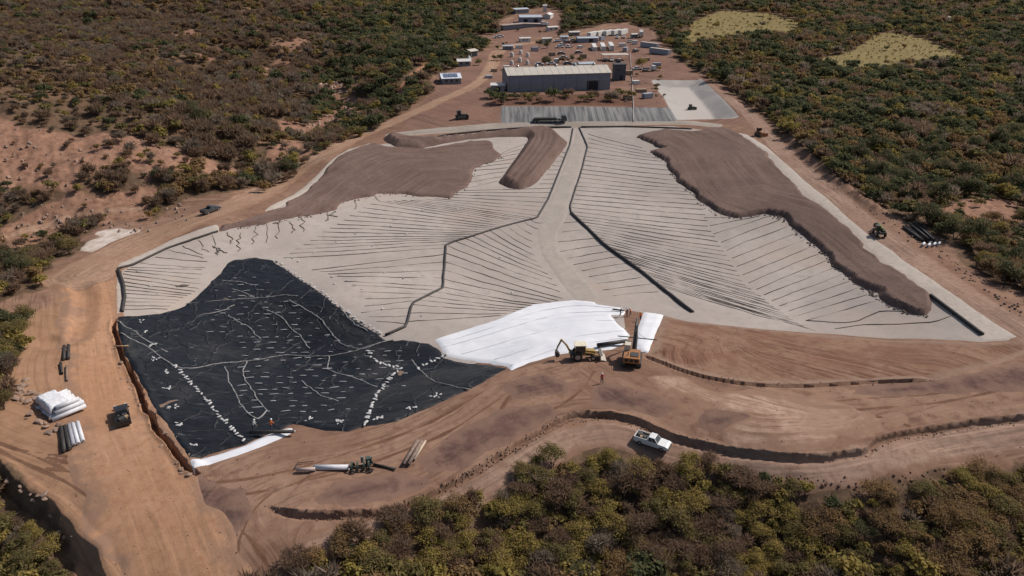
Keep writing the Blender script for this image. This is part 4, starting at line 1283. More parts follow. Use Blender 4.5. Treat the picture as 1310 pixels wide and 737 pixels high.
pipe_set([(161,397),(162,385),(160,366),(156,349),(168,343)], [(214,396),(232,382),(254,372),(257,358),(258,346)], 13,
         'level drain pipe in the left corner panel beside the thick corner pipe', 'drain pipes of the left corner', 0.07, end='bottom')
pipe_set([(180,337),(196,331),(213,321),(232,316),(250,309),(272,302)], [(262,343),(264,340),(266,333),(256,329),(258,328),(275,318)], 6,
         'crooked drain pipe fanning down from the left bench pipe', 'fanned drain pipes', 0.22, end='left')
for k, (a, b) in enumerate([((291,298),(294,313)),((308,299),(306,322)),((328,291),(323,313)),((341,288),(341,311)),((356,286),(355,306)),((372,284),(374,299)),((384,279),(388,297)),((418.6,272),(418,283)),((427,271),(433,278)),((454,257),(454,268)),((479.6,252.5),(485,258)),((272,316),(292,324)),((280,318),(278,327))]):
    o = ground_tube('drain_pipe', [a, b], 0.12, M_DRAIN, 0.17, 4, 8, 0.35, seed=k)
    tag(o, 'short crooked drain pipe hanging below the left ore edge', 'drain pipe', 'crooked drain pipes below the ore')
# dark wet scraps of liner between the corner pipes
M_SCRAP = plain('scrap_liner', (0.055, 0.05, 0.048), 0.7, dirt=0.3)
for pts, lb in (([(210,370),(225,364),(245,362),(252,365),(236,370)], 'dark liner scrap lying among the left corner drain pipes'), ([(186,385),(205,382),(222,379),(212,384)], 'thin dark liner scrap below the other in the left corner')):
    tag(sheet('liner_scrap', M_SCRAP, pd(pts), 0.14, 0.3, 1.0), lb, 'liner scrap')

# ------------------------------------------------------------------ folds and soil on the black liner
M_FOLD = plain('fold_dusty', (0.19, 0.18, 0.172), 0.8, var=0.45, scale=1.5)
FOLDS = [[(239,390),(267,387),(299,385),(334,382),(356,379.5),(381,380)], [(340,397.6),(357.6,406),(372,419),(380.6,429),(396.5,447)],
         [(370,385),(393,401),(410.6,415),(424.7,429),(437,442),(463.5,448),(486,440),(504,436)], [(155.5,430),(178.7,440),(199,453),(222.5,469),(248,472.5),(279,467),(318,463.5),(359,458),(400,459),(421,457),(455,451),(496,437)],
         [(287,471),(295,494.5),(307.6,518),(326,538),(341,527)], [(341,527),(320.5,499.6),(311.5,479),(316,464)], [(421,457),(419,468),(421,476),(448,485),(482,497)],
         [(526,462),(535.6,476),(553,489),(579.6,497),(600,500)], [(386.6,488.6),(408.6,506),(433,515.5)], [(292,404.7),(306,413.5),(320,422),(334,436)], [(297,371),(313,376),(325,381)],
         [(251,406),(284.7,399),(300.5,392)], [(282,360),(305,361),(322,366)], [(150,415),(170,425),(190,438),(215,452)], [(440,400),(452,414),(470,425)]]
for k, f in enumerate(FOLDS):
    o = ground_tube('fold', f, 0.13, M_FOLD, 0.24, 5, 24, 0.10, True, seed=k + 40)
    o.parent = black
M_SOILP = earth('soil_on_liner', (0.22, 0.15, 0.11), (0.17, 0.115, 0.085), (0.10, 0.075, 0.06), edge=(0.05, 0.045, 0.045), edge_w=0.5)
for pts in ([(272,382),(285,379),(297,381),(299,385),(285,386)], [(198,520),(215,512),(246,510),(250,513),(225,517),(203,528)], [(503,478),(512,472),(522,476),(515,484),(506,484)]):
    o = sheet('soil_patch', M_SOILP, pd(pts), 0.32, 0.25, 1.0); o.parent = black

# ------------------------------------------------------------------ sandbags
M_BAG = plain('sandbag_white', (0.42, 0.405, 0.39), 0.9, var=0.2, scale=2)
bag = MB()
bag.lathe([(0.12, -0.5), (0.24, -0.44), (0.27, -0.2), (0.28, 0.1), (0.25, 0.4), (0.10, 0.5)], 8)
bag_me = bag.mesh('sandbag', M_BAG, True)
for v in bag_me.vertices:                      # laid down and flattened
    x, y, z = v.co
    v.co = (z * 1.0, y, max(x * 0.55, -0.10) + 0.10)
bag_me.update()
dash_me = bag_me.copy(); dash_me.materials[0] = plain('sandbag_dusty', (0.36, 0.352, 0.35), 0.9, var=0.4, scale=1)


def put_bag(px, py, ang, s=1.0, lift=0.28, label=None, group=None, parent=None):
    q = at(px, py, lift)
    o = bpy.data.objects.new('sandbag', bag_me); col.objects.link(o)
    o.location = q; o.rotation_euler = (0, 0, ang); o.scale = (s, s, s)
    if group == 'sandbags in rows on the black liner':
        o.scale = (s * rnd.uniform(.7, 1.5), s * rnd.uniform(.25, .4), s * 0.4); o.data = dash_me
    if label: tag(o, label, 'sandbag', group)
    return o


bl_poly = proj(BL)
bag_pts = []
for py in np.arange(356, 532, 7.5):
    x = 268 + rnd.uniform(0, 18)
    while x < 520:
        bag_pts.append((x, py + (x - 380) * -0.03 + rnd.uniform(-1.5, 1.5))); x += rnd.uniform(13, 27)
bp = np.array(bag_pts)
bd = poly_sdf(bl_poly, *proj(bp).T, 20)
ok_ = (bd > 2.5) & ~((bp[:, 0] < 300) & (bp[:, 1] > 430)) & ~((bp[:, 0] > 455) & (bp[:, 1] > 500)) & ~((bp[:, 0] > 340) & (bp[:, 0] - bp[:, 1] * 1.15 > -70) & (bp[:, 1] < 440))
n_ = 0
for (x, y) in bp[ok_]:
    if n_ >= 170 or rnd.random() < 0.12:
        continue
    n_ += 1
    put_bag(x, y, rnd.gauss(0.08, 0.12), rnd.uniform(0.75, 1.25), 0.25, 'small white sandbag in the rows across the black liner', 'sandbags in rows on the black liner')


def bag_line(pts, n, label, group, s=0.8, lift=0.28):
    for x, y in along(pts, np.linspace(0, 1, n)):
        put_bag(x + rnd.uniform(-1.5, 1.5), y + rnd.uniform(-1.2, 1.2), rnd.uniform(0, 3.1), s * rnd.uniform(0.7, 1.2), lift, label, group)


bag_line([(350,334),(384,356),(426,386),(455,409),(487,428)], 30, 'white sandbag along the upper right edge of the black liner', 'sandbags along the liner edge', 0.75)
bag_line([(470,452),(480,464),(497,470),(512,473)], 12, 'white sandbag in the curved row left of the liner hollow', 'sandbags left of the hollow')
bag_line([(535,473),(548,466),(562,460),(571,456)], 8, 'white sandbag in the curved row right of the liner hollow', 'sandbags right of the hollow')
bag_line([(510,475),(495,490),(482,507),(474,528),(467,545)], 24, 'white sandbag in the row running down to the near liner edge', 'sandbags in the near row', 0.75)
bag_line([(224,469),(240,488),(258,507),(272,524),(292,546),(312,565)], 32, 'white sandbag in the diagonal row near the haul road', 'sandbags in the diagonal row', 0.7)
# marker piles of small bags
for k, (x, y) in enumerate([(179.7,413.5),(184,426),(193,443),(198,461),(213.5,478),(215,499),(221,523),(231.6,545),(251,571),(394,539),(432,542),(482,537.5),(524.6,524),(557.6,509)]):
    q = at(x, y, 0.27)
    side = 'facing the haul road' if k < 9 else 'above the near berm'
    pile = empty('sandbag_pile', q, rnd.uniform(-.2, .2), 'little cluster of white sandbags on the black liner %s' % side, 'sandbag pile', 'sandbag clusters %s' % side)
    for j in range(7):
        o = bpy.data.objects.new('sandbag', bag_me); col.objects.link(o); o.parent = pile
        a = rnd.uniform(0, 6.28)
        rr = rnd.uniform(.1, .85)
        o.location = (rr * math.cos(a) * 1.1, rr * math.sin(a) * 0.9, 0.0); o.rotation_euler = (0, 0, a + rnd.uniform(-.3, .3)); o.scale = (0.5, 0.5, 0.45)
# a few on the pad
pad_bags = [(402,324),(382,335),(425,355),(428,364),(445,360),(446,350),(463,371),(492,350),(517,347),(541,353),(516,357),(489,396),(539,405),(476,316),(468,324),(360,338),(374,331),(505,425),(176,348),(202,377),(192,367),(560,290),(540,270),(585,268),(600,276),(610,290),(520,300),(500,290),(455,300),(430,310),(640,330),(660,350),(620,372),(655,375)]
for x, y in pad_bags:
    put_bag(x, y, rnd.uniform(0, 3), rnd.uniform(0.45, 0.7), 0.13, 'tiny white sandbag weighing down a drain pipe on the left pad', 'sandbags on the left pad')

# ------------------------------------------------------------------ rocks and rubble
M_ROCK = plain('rock_pinkish', (0.26, 0.175, 0.13), 0.95, var=0.35, scale=1.2, bstr=0.4)
rock_me = []
for k in range(4):
    bm = bmesh.new(); bmesh.ops.create_icosphere(bm, subdivisions=2, radius=0.5)
    q = random.Random(k)
    ax = [Vector((q.gauss(0, 1), q.gauss(0, 1), q.gauss(0, 1))).normalized() for _ in range(9)]
    for v in bm.verts:
        d = v.co.normalized(); v.co = d * 0.5 * min(1.25, min(0.86 / max(d.dot(a), 0.3) * (0.9 + 0.2 * q.random() * 0) for a in ax)) * q.uniform(0.94, 1.06)
        v.co.z *= 0.7
    me = bpy.data.meshes.new('rock'); bm.to_mesh(me); bm.free(); me.materials.append(M_ROCK); rock_me.append(me)


def rock(px, py, s, label, group):
    o = bpy.data.objects.new('rock', rnd.choice(rock_me)); col.objects.link(o)
    o.location = at(px, py, s * 0.12); o.scale = (s * rnd.uniform(.8, 1.3), s * rnd.uniform(.7, 1.2), s * rnd.uniform(.6, 1)); o.rotation_euler = (rnd.uniform(-.3, .3), rnd.uniform(-.3, .3), rnd.uniform(0, 6))
    tag(o, label, 'rock', group)


for k in range(46):
    t = rnd.random()
    rock(24 + 44 * t + rnd.gauss(0, 7), 494 + 52 * t + rnd.gauss(0, 9), rnd.uniform(0.35, 1.1), 'pinkish broken rock in the heap left of the white roll stack', 'rocks left of the roll stack')
for k in range(26):
    x, y = along([(152,455),(166,488),(182,515),(205,558),(232,596),(252,612)], [rnd.random()])[0]
    rock(x - 4 + rnd.gauss(0, 2), y + rnd.gauss(0, 3), rnd.uniform(0.3, 0.8), 'brown clod on the trench rim beside the black liner', 'clods along the liner trench')
for k in range(12):
    x, y = along([(18,618),(48,640),(70,668),(95,700)], [rnd.random()])[0]
    rock(x + rnd.gauss(0, 7), y + rnd.gauss(0, 6), rnd.uniform(0.4, 0.9), 'reddish rock at the foot of the cut in the lower left', 'rocks below the haul road cut')


def rubble(name, n, sampler, smin, smax, mat, label):
    base = [(math.cos(a), math.sin(a), 0) for a in np.arange(0, 6.2, 1.256)]
    mb = MB()
    xy = proj([sampler() for _ in range(n)])
    zz = hfull(xy[:, 0], xy[:, 1]) + 0.1
    for k in range(n):
        q = (xy[k, 0], xy[k, 1], zz[k])
        s = rnd.uniform(smin, smax)
        ring = [Vector((q[0] + s * a * rnd.uniform(.7, 1.2), q[1] + s * b * rnd.uniform(.7, 1.2), q[2] - 0.05)) for a, b, c in base]
        top = [Vector((q[0] + s * 0.55 * a * rnd.uniform(.6, 1.2), q[1] + s * 0.55 * b * rnd.uniform(.6, 1.2), q[2] + s * rnd.uniform(.5, .9))) for a, b, c in base]
        mb.add(ring + top, [tuple(range(5, 10))] + [(i, (i + 1) % 5, 5 + (i + 1) % 5, 5 + i) for i in range(5)])
    return tag(mb.build(name, mat), label, 'rubble', kind='stuff')


_cache = {}


def at_fast(px, py):
    q = proj([(px, py)])[0]
    return q[0], q[1], hfull(q[0:1], q[1:2])[0] + 0.1


def line_sampler(pts, sx, sy):
    return lambda: tuple(along(pts, [rnd.random()])[0] + (rnd.gauss(0, sx), rnd.gauss(0, sy)))


rubble('rubble', 170, line_sampler([(1000,172),(1035,203),(1070,232),(1105,262),(1140,284),(1200,325),(1250,362),(1310,402)], 6, 4), 0.10, 0.32, M_ROCK, 'broken rocks and clods pushed up along the right road')
rubble('rubble', 110, line_sampler([(560,632),(605,606),(650,577),(690,556),(720,540)], 4, 2), 0.05, 0.16, plain('clods_brown', (0.27, 0.17, 0.115), 0.95), 'small brown clods along the broken middle of the long step')
rubble('rubble', 80, line_sampler([(980,612),(1040,617),(1100,626),(1160,616),(1220,602)], 14, 4), 0.08, 0.26, plain('clods_red', (0.20, 0.10, 0.07), 0.95), 'red clods below the bench road at the near slope')
rubble('rubble', 240, lambda: (rnd.uniform(0, 240), rnd.uniform(165, 300)), 0.2, 0.7, M_ROCK, 'pale rocks strewn over the bare red hillside')
rubble('rubble', 120, line_sampler([(390,110),(430,105),(440,125),(455,138),(430,155),(400,170)], 9, 5), 0.3, 0.9, plain('creek_rock', (0.42, 0.31, 0.25), 0.95), 'pale rocks in the dry creek bed')

M_CLOD = plain('clods_tan', (0.20, 0.125, 0.083), 0.95, var=0.3)
rubble('rubble', 420, line_sampler([(338,649),(400,662),(490,659),(560,634),(650,579),(720,541),(780,536),(850,559),(940,583),(1050,590),(1110,582),(1130,566),(1310,539)], 4, 1.6), 0.04, 0.15, M_CLOD, 'loose clods crumbled along the foot of the long step')
rubble('rubble', 120, line_sampler([(826,457),(880,478),(970,495),(1100,492),(1197,489)], 3, 1.2), 0.04, 0.11, M_CLOD, 'loose clods along the anchor trench of the orange berm')
rubble('rubble', 260, lambda: (rnd.uniform(0, 1310), rnd.uniform(470, 640)) if rnd.random() < .6 else (rnd.uniform(20, 330), rnd.uniform(580, 737)), 0.03, 0.09, M_CLOD, 'scattered small clods on the bare earth')

# roll-width overlaps of the big white sheet
M_LAP = plain('textile_overlap', (0.54, 0.54, 0.56), 0.85, var=0.15)
for k, f in enumerate(([(568,446),(610,434),(660,418),(720,403),(790,400)], [(590,455),(640,441),(700,424),(750,413),(795,412)], [(632,462),(680,447),(730,433),(802,424)], [(580,437),(630,421),(680,403),(735,393),(790,396)], [(652,470),(700,452),(745,442),(800,434)])):
    ground_tube('overlap', f, 0.035, M_LAP, 0.31, 4, 26, 0.05, True, seed=k + 70).parent = white
M_ORECLOD = plain('ore_lumps', (0.150, 0.112, 0.092), 0.95, var=0.35)
rubble('rubble', 330, line_sampler([(831,195),(849,207),(859,220),(867,235),(887,248),(898,261),(918,274),(944,279),(980,274),(1003,281),(1031,308),(1057,329),(1090,359),(1136,391.6),(1165,403),(1187,406)], 2.2, 1.3), 0.10, 0.38, M_ORECLOD, 'loose ore lumps spilled along the edge of the right ore layer')
rubble('rubble', 200, line_sampler([(645,200),(606,216),(604,228),(594.6,241.5),(576,253),(516,249),(477,251),(440,260),(404,275),(360,284),(300,294)], 2.2, 1.2), 0.10, 0.34, M_ORECLOD, 'loose ore lumps spilled along the edge of the left ore layer')

# ------------------------------------------------------------------ vehicles
M_TYRE = plain('tyre_rubber', (0.022, 0.021, 0.020), 0.85, dirt=0.3)
M_RIM = plain('rim_steel', (0.30, 0.30, 0.30), 0.4, 0.6)
M_GLASS = plain('vehicle_glass', (0.025, 0.03, 0.035), 0.12, spec=0.6)
M_STEEL = plain('steel_dark', (0.06, 0.058, 0.055), 0.55, 0.3, dirt=0.3)
M_CATY = plain('paint_yellow', (0.30, 0.19, 0.05), 0.6, dirt=0.7)
M_ORANGE = plain('paint_orange', (0.28, 0.125, 0.05), 0.6, dirt=0.6)
M_PWHITE = plain('paint_white', (0.62, 0.61, 0.59), 0.4, spec=0.4, var=0.06, dirt=0.22)
M_PBLACK = plain('paint_black', (0.018, 0.018, 0.020), 0.28, spec=0.5, var=0.1, dirt=0.10)
M_PGREY = plain('paint_grey_dark', (0.05, 0.052, 0.058), 0.3, spec=0.5, dirt=0.15)
M_LAMP = plain('lamp_glass', (0.75, 0.73, 0.68), 0.2, spec=0.6)
M_TRIM = plain('black_trim', (0.03, 0.03, 0.03), 0.6)
M_WOOD = plain('timber', (0.34, 0.22, 0.13), 0.9, var=0.25)


def wheel(parent, x, y, r, w, z=None, rim=True):
    z = r if z is None else z
    mb = MB()
    mb.tube([(0, -w / 2, 0), (0, -w * 0.38, 0), (0, w * 0.38, 0), (0, w / 2, 0)], [r * 0.86, r, r, r * 0.86], 16)
    wh = mb.build('wheel', M_TYRE, parent, False, loc=(x, y, z))
    if rim:
        s = 1 if y > 0 else -1
        MB().tube([(0, s * w * 0.42, 0), (0, s * (w / 2 + 0.015), 0)], [r * 0.6, r * 0.55], 12).build('rim', M_RIM, wh)
    return wh


def heading(p, q):
    a = at(*p); b = at(*q)
    return math.atan2(b.y - a.y, b.x - a.x)


def quad(mb, a, b, c, d):
    return mb.add([a, b, c, d], [(0, 1, 2, 3)])


def pickup(px, py, rz, paint, label, load=True, group=None, lift=0.10):
    t = empty('pickup_truck', at(px, py, lift), rz, label, 'pickup', group)
    MB().prism([(-2.62, .48), (-2.62, 1.0), (0.95, 1.0), (1.05, 1.10), (2.30, 1.02), (2.58, .88), (2.64, .45), (1.9, .38), (-1.9, .38)], -.92, .92).build('body', paint, t, False, 0.06)
    mb = MB()
    for y in (-.87, .87):
        mb.box((-1.6, y, 1.13), (2.0, .09, .30))
    mb.box((-2.56, 0, 1.13), (.09, 1.66, .30)); mb.box((-.60, 0, 1.13), (.07, 1.66, .30))
    mb.build('bed_wall', paint, t, False, 0.015)
    MB().box((-1.58, 0, 1.02), (1.9, 1.64, .03)).build('bed_floor', M_TRIM, t)
    b = [(-.55, -.86, 1.0), (1.10, -.86, 1.0), (1.10, .86, 1.0), (-.55, .86, 1.0)]
    r = [(-.38, -.68, 1.72), (.48, -.68, 1.74), (.48, .68, 1.74), (-.38, .68, 1.72)]
    MB().hull(b, r).build('cab', paint, t, False, 0.05)

    def on(face, u0, u1, v0, v1, off):
        A, B, C, D = [Vector(x) for x in face]
        n = (B - A).cross(D - A).normalized() * off
        f = lambda u, v: A.lerp(B, u).lerp(D.lerp(C, u), v) + n
        return f(u0, v0), f(u1, v0), f(u1, v1), f(u0, v1)
    g = MB(); quad(g, *on((b[1], b[2], r[2], r[1]), .06, .94, .12, .92, .012)); g.build('windscreen', M_GLASS, t)
    g = MB(); quad(g, *on((b[3], b[0], r[0], r[3]), .10, .90, .30, .88, .012)); g.build('rear_window', M_GLASS, t)
    for f in ((b[0], b[1], r[1], r[0]), (b[2], b[3], r[3], r[2])):
        for u0, u1 in ((.08, .46), (.52, .90)):
            g = MB(); quad(g, *on(f, u0, u1, .18, .88, .012)); g.build('side_window', M_GLASS, t)
    for x in (-1.62, 1.68):
        for y in (-.80, .80):
            wheel(t, x, y, .38, .26)
    for y in (-.68, .68):
        MB().box((2.60, y, .82), (.08, .36, .16)).build('headlight', M_LAMP, t)
        MB().box((.95, y * 1.47, 1.22), (.10, .20, .16)).build('mirror', M_TRIM, t)
    MB().box((2.66, 0, .52), (.10, 1.7, .20)).build('bumper', M_TRIM, t)
    if load:
        mb = MB(); mb.box((-1.9, .1, 1.2), (.7, .9, .45), .3); mb.box((-1.1, -.3, 1.18), (.5, .6, .5), -.2); mb.box((-1.15, .45, 1.22), (.4, .3, .5), .1)
        mb.build('cargo', M_STEEL, t, False, .03)
        MB().box((-1.55, -.45, 1.2), (.45, .5, .35), .5).build('cargo', M_WOOD, t, False, .03)
    return t


pickup(834, 570, heading((812, 560), (852, 577)), M_PWHITE, 'white pickup with loaded dark bed parked on the bench road').scale = (.92, .92, .92)
t_dark = pickup(158, 537, heading((159, 545), (153, 515)), M_PBLACK, 'black pickup with a light load driving along the orange haul road')
pickup(270, 272, heading((262, 275), (280, 268)), M_PGREY, 'dark pickup on the perimeter road beside the scrub hill', False)


def backhoe(px, py, rz, label):
    t = empty('backhoe_loader', at(px, py, 0.05), rz, label, 'backhoe')
    MB().box((0.1, 0, .95), (3.6, .75, .45)).build('chassis', M_STEEL, t, False, .03)
    MB().prism([(.55, 1.1), (.55, 1.75), (2.1, 1.55), (2.25, 1.15)], -.45, .45).build('hood', M_CATY, t, False, .05)
    c = MB()
    for x in (-1.15, .5):
        for y in (-.72, .72):
            c.tube([(x, y, 1.1), (x * .92, y * .92, 2.65)], .05, 6)
    c.box((-.3, 0, 1.15), (1.7, 1.5, .25))
    cab = c.build('cab', M_CATY, t)
    MB().box((-.3, 0, 2.7), (1.95, 1.6, .12)).build('cab_roof', plain('cab_roof_cream', (0.62, 0.55, 0.42), 0.5), cab, False, .04)
    for y in (-.70, .70):
        MB().box((-.3, y, 1.95), (1.45, .02, 1.25)).build('window', M_GLASS, cab)
    for x in (-1.08, .46):
        MB().box((x, 0, 1.95), (.02, 1.3, 1.25)).build('window', M_GLASS, cab)
    for y in (-.85, .85):
        wheel(t, -.75, y, .78, .45); wheel(t, 1.75, y * .95, .50, .32)
        MB().tube([(.2, y * .75, 1.5), (1.6, y * .75, 1.25), (2.9, y * .75, .65)], [.10, .10, .09], 6).build('loader_arm', M_CATY, t)
    MB().prism([(2.85, .15), (3.75, .10), (3.85, .16), (3.0, .35), (2.95, 1.0), (3.3, 1.25), (3.2, 1.3), (2.8, 1.05)], -1.15, 1.15).build('loader_bucket', plain('bucket_worn', (0.45, 0.40, 0.33), 0.5, 0.3, dirt=0.3), t)
    MB().box((-1.75, 0, .9), (.35, 1.3, .9)).build('swing_frame', M_STEEL, t, False, .04)
    MB().tube([(-1.85, 0, 1.2), (-2.5, 0, 2.5), (-3.35, 0, 3.5)], [.19, .17, .13], 6).build('boom', M_CATY, t)
    MB().tube([(-3.3, 0, 3.6), (-3.95, 0, 2.2), (-4.15, 0, 1.4)], [.16, .13, .10], 6).build('dipper', M_CATY, t)
    MB().prism([(-4.3, 1.5), (-3.9, 1.45), (-3.55, .95), (-3.75, .55), (-4.15, .45), (-4.35, .85)], -.38, .38).build('digging_bucket', M_STEEL, t)
    for y in (-1, 1):
        MB().tube([(-1.8, y * .6, .9), (-1.95, y * 1.25, .35)], .08, 6).build('stabiliser', M_STEEL, t)
    return t


backhoe(744, 459, heading((725, 459), (765, 458)), 'yellow backhoe loader with raised rear arm at the white textile edge')


def excavator(px, py, rz, label):
    t = empty('excavator', at(px, py, 0.05), rz, label, 'excavator')
    for y in (-1.25, 1.25):
        mb = MB(); n = 14; prof = []
        for k in range(n):
            a = math.pi / 2 + math.pi * k / (n - 1); prof.append((-1.55 + .48 * math.cos(a), .5 + .48 * math.sin(a)))
        for k in range(n):
            a = -math.pi / 2 + math.pi * k / (n - 1); prof.append((1.55 + .48 * math.cos(a), .5 + .48 * math.sin(a)))
        mb.prism(prof, y - .3, y + .3)
        tr = mb.build('track', M_STEEL, t)
        for x in (-1.55, 1.55):
            MB().tube([(x, y - .33, .5), (x, y + .33, .5)], .26, 10).build('sprocket', M_RIM, tr)
    MB().tube([(0, 0, .7), (0, 0, 1.1)], .8, 14).build('turntable', M_STEEL, t)
    MB().box((-.75, 0, 1.55), (2.9, 2.6, .85)).build('house', M_ORANGE, t, False, .10)
    MB().box((-2.15, 0, 1.5), (.5, 2.6, .95)).build('counterweight', plain('counterweight_rust', (0.36, 0.15, 0.05), 0.5, dirt=.4), t, False, .12)
    for y in (-.75, 0, .75):
        MB().box((-2.42, y, 1.55), (.03, .55, .5)).build('rear_grille', M_TRIM, t)
    MB().box((-1.2, -.4, 2.03), (1.3, 1.2, .14)).build('engine_cover', M_STEEL, t, False, .03)
    MB().tube([(-1.5, .6, 1.95), (-1.5, .6, 2.5)], .07, 8).build('exhaust', M_STEEL, t)
    for y in (-1.25, 1.25):
        MB().tube([(-1.9, y, 1.95), (-1.9, y, 2.3), (-.4, y, 2.3), (-.4, y, 1.95)], .025, 4).build('handrail', M_TRIM, t)
    c = MB().box((.75, .82, 2.05), (1.5, .95, 1.75)).build('cab', plain('cab_cream', (0.55, 0.48, 0.38), 0.45), t, False, .08)
    MB().box((1.52, .82, 2.3), (.02, .8, 1.0)).build('window', M_GLASS, c)
    for y in (.33, 1.31):
        MB().box((.75, y, 2.3), (1.2, .02, .9)).build('window', M_GLASS, c)
    MB().tube([(.6, -.25, 1.5), (2.2, -.25, 4.2), (3.1, -.25, 5.0), (4.6, -.25, 5.3)], [.30, .30, .28, .18], 6).build('boom', M_STEEL, t)
    MB().tube([(4.35, -.25, 5.6), (5.0, -.25, 4.2), (5.4, -.25, 2.6)], [.20, .18, .13], 6).build('stick', M_STEEL, t)
    for y in (-.55, .05):
        MB().tube([(.9, y, 1.6), (2.2, y, 3.7)], .08, 6).build('cylinder_ram', M_RIM, t)
    MB().tube([(2.6, -.25, 5.1), (4.2, -.25, 5.75)], .08, 6).build('cylinder_ram', M_RIM, t)
    return t


ex_rz = heading((808, 466), (812, 440))
ex = excavator(808, 463, ex_rz, 'orange excavator holding a long spreader bar above the textile')
bpos = Matrix.Rotation(ex_rz, 4, 'Z') @ Vector((5.4, -.25, 0)) + ex.location
bar = empty('spreader_bar', (bpos.x, bpos.y, ex.location.z), ex_rz, 'long thin lifting bar hung from the excavator stick', 'lifting bar')
MB().tube([(0, -3.4, 1.45), (0, 3.0, 1.45)], .09, 8).build('beam', M_STEEL, bar)
for y in (-1.6, 1.6):
    MB().tube([(0, 0, 2.6), (0, y, 1.5)], .025, 4).build('sling', M_TRIM, bar)
for y in (-2.9, 2.5):
    MB().tube([(0, y, 1.4), (0, y, .75)], .02, 4).build('chain', M_TRIM, bar)


def telehandler(px, py, rz, label):
    t = empty('telehandler', at(px, py, 0.1), rz, label, 'telehandler')
    g = plain('paint_dark_green', (0.045, 0.055, 0.03), 0.5, dirt=.2)
    MB().box((0, 0, .95), (3.6, 1.2, .5)).build('chassis', M_STEEL, t, False, .05)
    MB().box((-.6, -.5, 1.35), (1.8, .7, .6)).build('engine_cover', g, t, False, .06)
    c = MB().box((.1, .55, 1.75), (1.4, .85, 1.3)).build('cab', g, t, False, .08)
    MB().box((.82, .55, 2.0), (.02, .7, .8)).build('window', M_GLASS, c); MB().box((.1, .99, 2.0), (1.1, .02, .75)).build('window', M_GLASS, c)
    MB().tube([(-1.7, -.05, 2.0), (.5, -.05, 2.2), (2.8, -.05, 2.0)], [.22, .2, .17], 6).build('boom', plain('paint_lime', (0.16, 0.17, 0.04), 0.5, dirt=.3), t)
    MB().box((2.9, -.05, 1.4), (.15, 1.2, 1.0)).build('carriage', M_STEEL, t)
    for y in (-.4, .3):
        MB().box((3.4, y, .95), (1.1, .12, .06)).build('fork', M_STEEL, t)
    for x in (-1.3, 1.3):
        for y in (-.95, .95):
            wheel(t, x, y, .58, .4)
    return t


telehandler(1124, 301, heading((1120, 300), (1112, 288)), 'dark green telehandler beside the pad on the right road')


def dozer(px, py, rz, paint, label, s=1.0):
    t = empty('bulldozer', at(px, py, 0.1), rz, label, 'bulldozer'); t.scale = (s,) * 3
    for y in (-.95, .95):
        MB().prism([(-1.7, .35), (-1.4, .05), (1.4, .05), (1.75, .4), (1.4, .85), (-1.3, .85)], y - .28, y + .28).build('track', M_STEEL, t)
    MB().prism([(-.2, .7), (-.2, 1.6), (1.6, 1.45), (1.7, .7)], -.6, .6).build('engine_hood', paint, t, False, .05)
    MB().box((-1.1, 0, .95), (1.5, 1.5, .6)).build('body', paint, t, False, .05)
    c = MB().box((-.75, 0, 1.95), (1.2, 1.3, 1.3)).build('cab', M_GLASS, t, False, .05)
    MB().box((-.75, 0, 2.65), (1.4, 1.5, .12)).build('cab_roof', paint, c)
    MB().prism([(2.15, .1), (2.3, .1), (2.15, .6), (2.3, 1.25), (2.15, 1.25), (2.0, .6)], -1.6, 1.6).build('blade', paint, t)
    for y in (-.8, .8):
        MB().tube([(.2, y, .5), (2.1, y, .5)], .09, 6).build('push_arm', M_STEEL, t)
    return t


dozer(590, 152, heading((590, 152), (600, 151)), M_STEEL, 'dark bulldozer at the left end of the ribbed liner slope', 1.15)
dozer(972, 174, heading((972, 174), (985, 178)), M_ORANGE, 'small orange bulldozer at the top of the right ore layer', 1.0)
dozer(884, 144, heading((884, 144), (894, 143)), M_STEEL, 'dark machine standing on the pale floor of the lined pond', 0.8)


def truck(px, py, rz, cabp, bedp, label, L=9.0, bed='flat', name='flatbed_truck', group=None, lift=0.12):
    t = empty(name, at(px, py, lift), rz, label, 'truck', group)
    h = L / 2
    MB().box((0, 0, .85), (L, .9, .25)).build('chassis', M_STEEL, t)
    c = MB().prism([(h - 2.1, .7), (h - 2.1, 2.7), (h - .5, 2.7), (h - .1, 1.7), (h, .7)], -1.2, 1.2).build('cab', cabp, t, False, .06)
    g = MB(); quad(g, (h - .47, -1.0, 2.6), (h - .10, -1.0, 1.78), (h - .10, 1.0, 1.78), (h - .47, 1.0, 2.6)); g.build('windscreen', M_GLASS, c)
    if bed == 'flat':
        MB().box((-1.2, 0, 1.1), (L - 2.6, 2.4, .2)).build('deck', bedp, t)
        MB().box((-1.6, 0, 1.5), (L - 4.5, 1.8, .6)).build('cargo', M_STEEL, t, False, .1)
    else:
        MB().prism([(-h, 1.2), (-h + .6, 2.6 if bed == 'dump' else 3.6), (h - 2.4, 2.7 if bed == 'dump' else 3.6), (h - 2.4, 1.1)] if bed == 'dump' else [(-h, 1.1), (-h, 3.6), (h - 2.4, 3.6), (h - 2.4, 1.1)], -1.25, 1.25).build('cargo_box', bedp, t, False, .05)
    for x in (-h + .9, -h + 2.2, h - 1.1):
        for y in (-1.0, 1.0):
            wheel(t, x, y, .5, .35)
    return t


truck(703, 156.5, heading((685, 156), (720, 156)), M_PGREY, M_STEEL, 'dark flatbed truck parked at the foot of the ribbed liner slope', 13.0)

# ------------------------------------------------------------------ people
M_SKIN = plain('skin', (0.33, 0.19, 0.12), 0.6)
M_JEANS = plain('trousers_dark', (0.045, 0.05, 0.07), 0.9)
M_HELMET = plain('helmet_white', (0.7, 0.7, 0.68), 0.4)
M_BOOT = plain('boots', (0.06, 0.045, 0.03), 0.8)


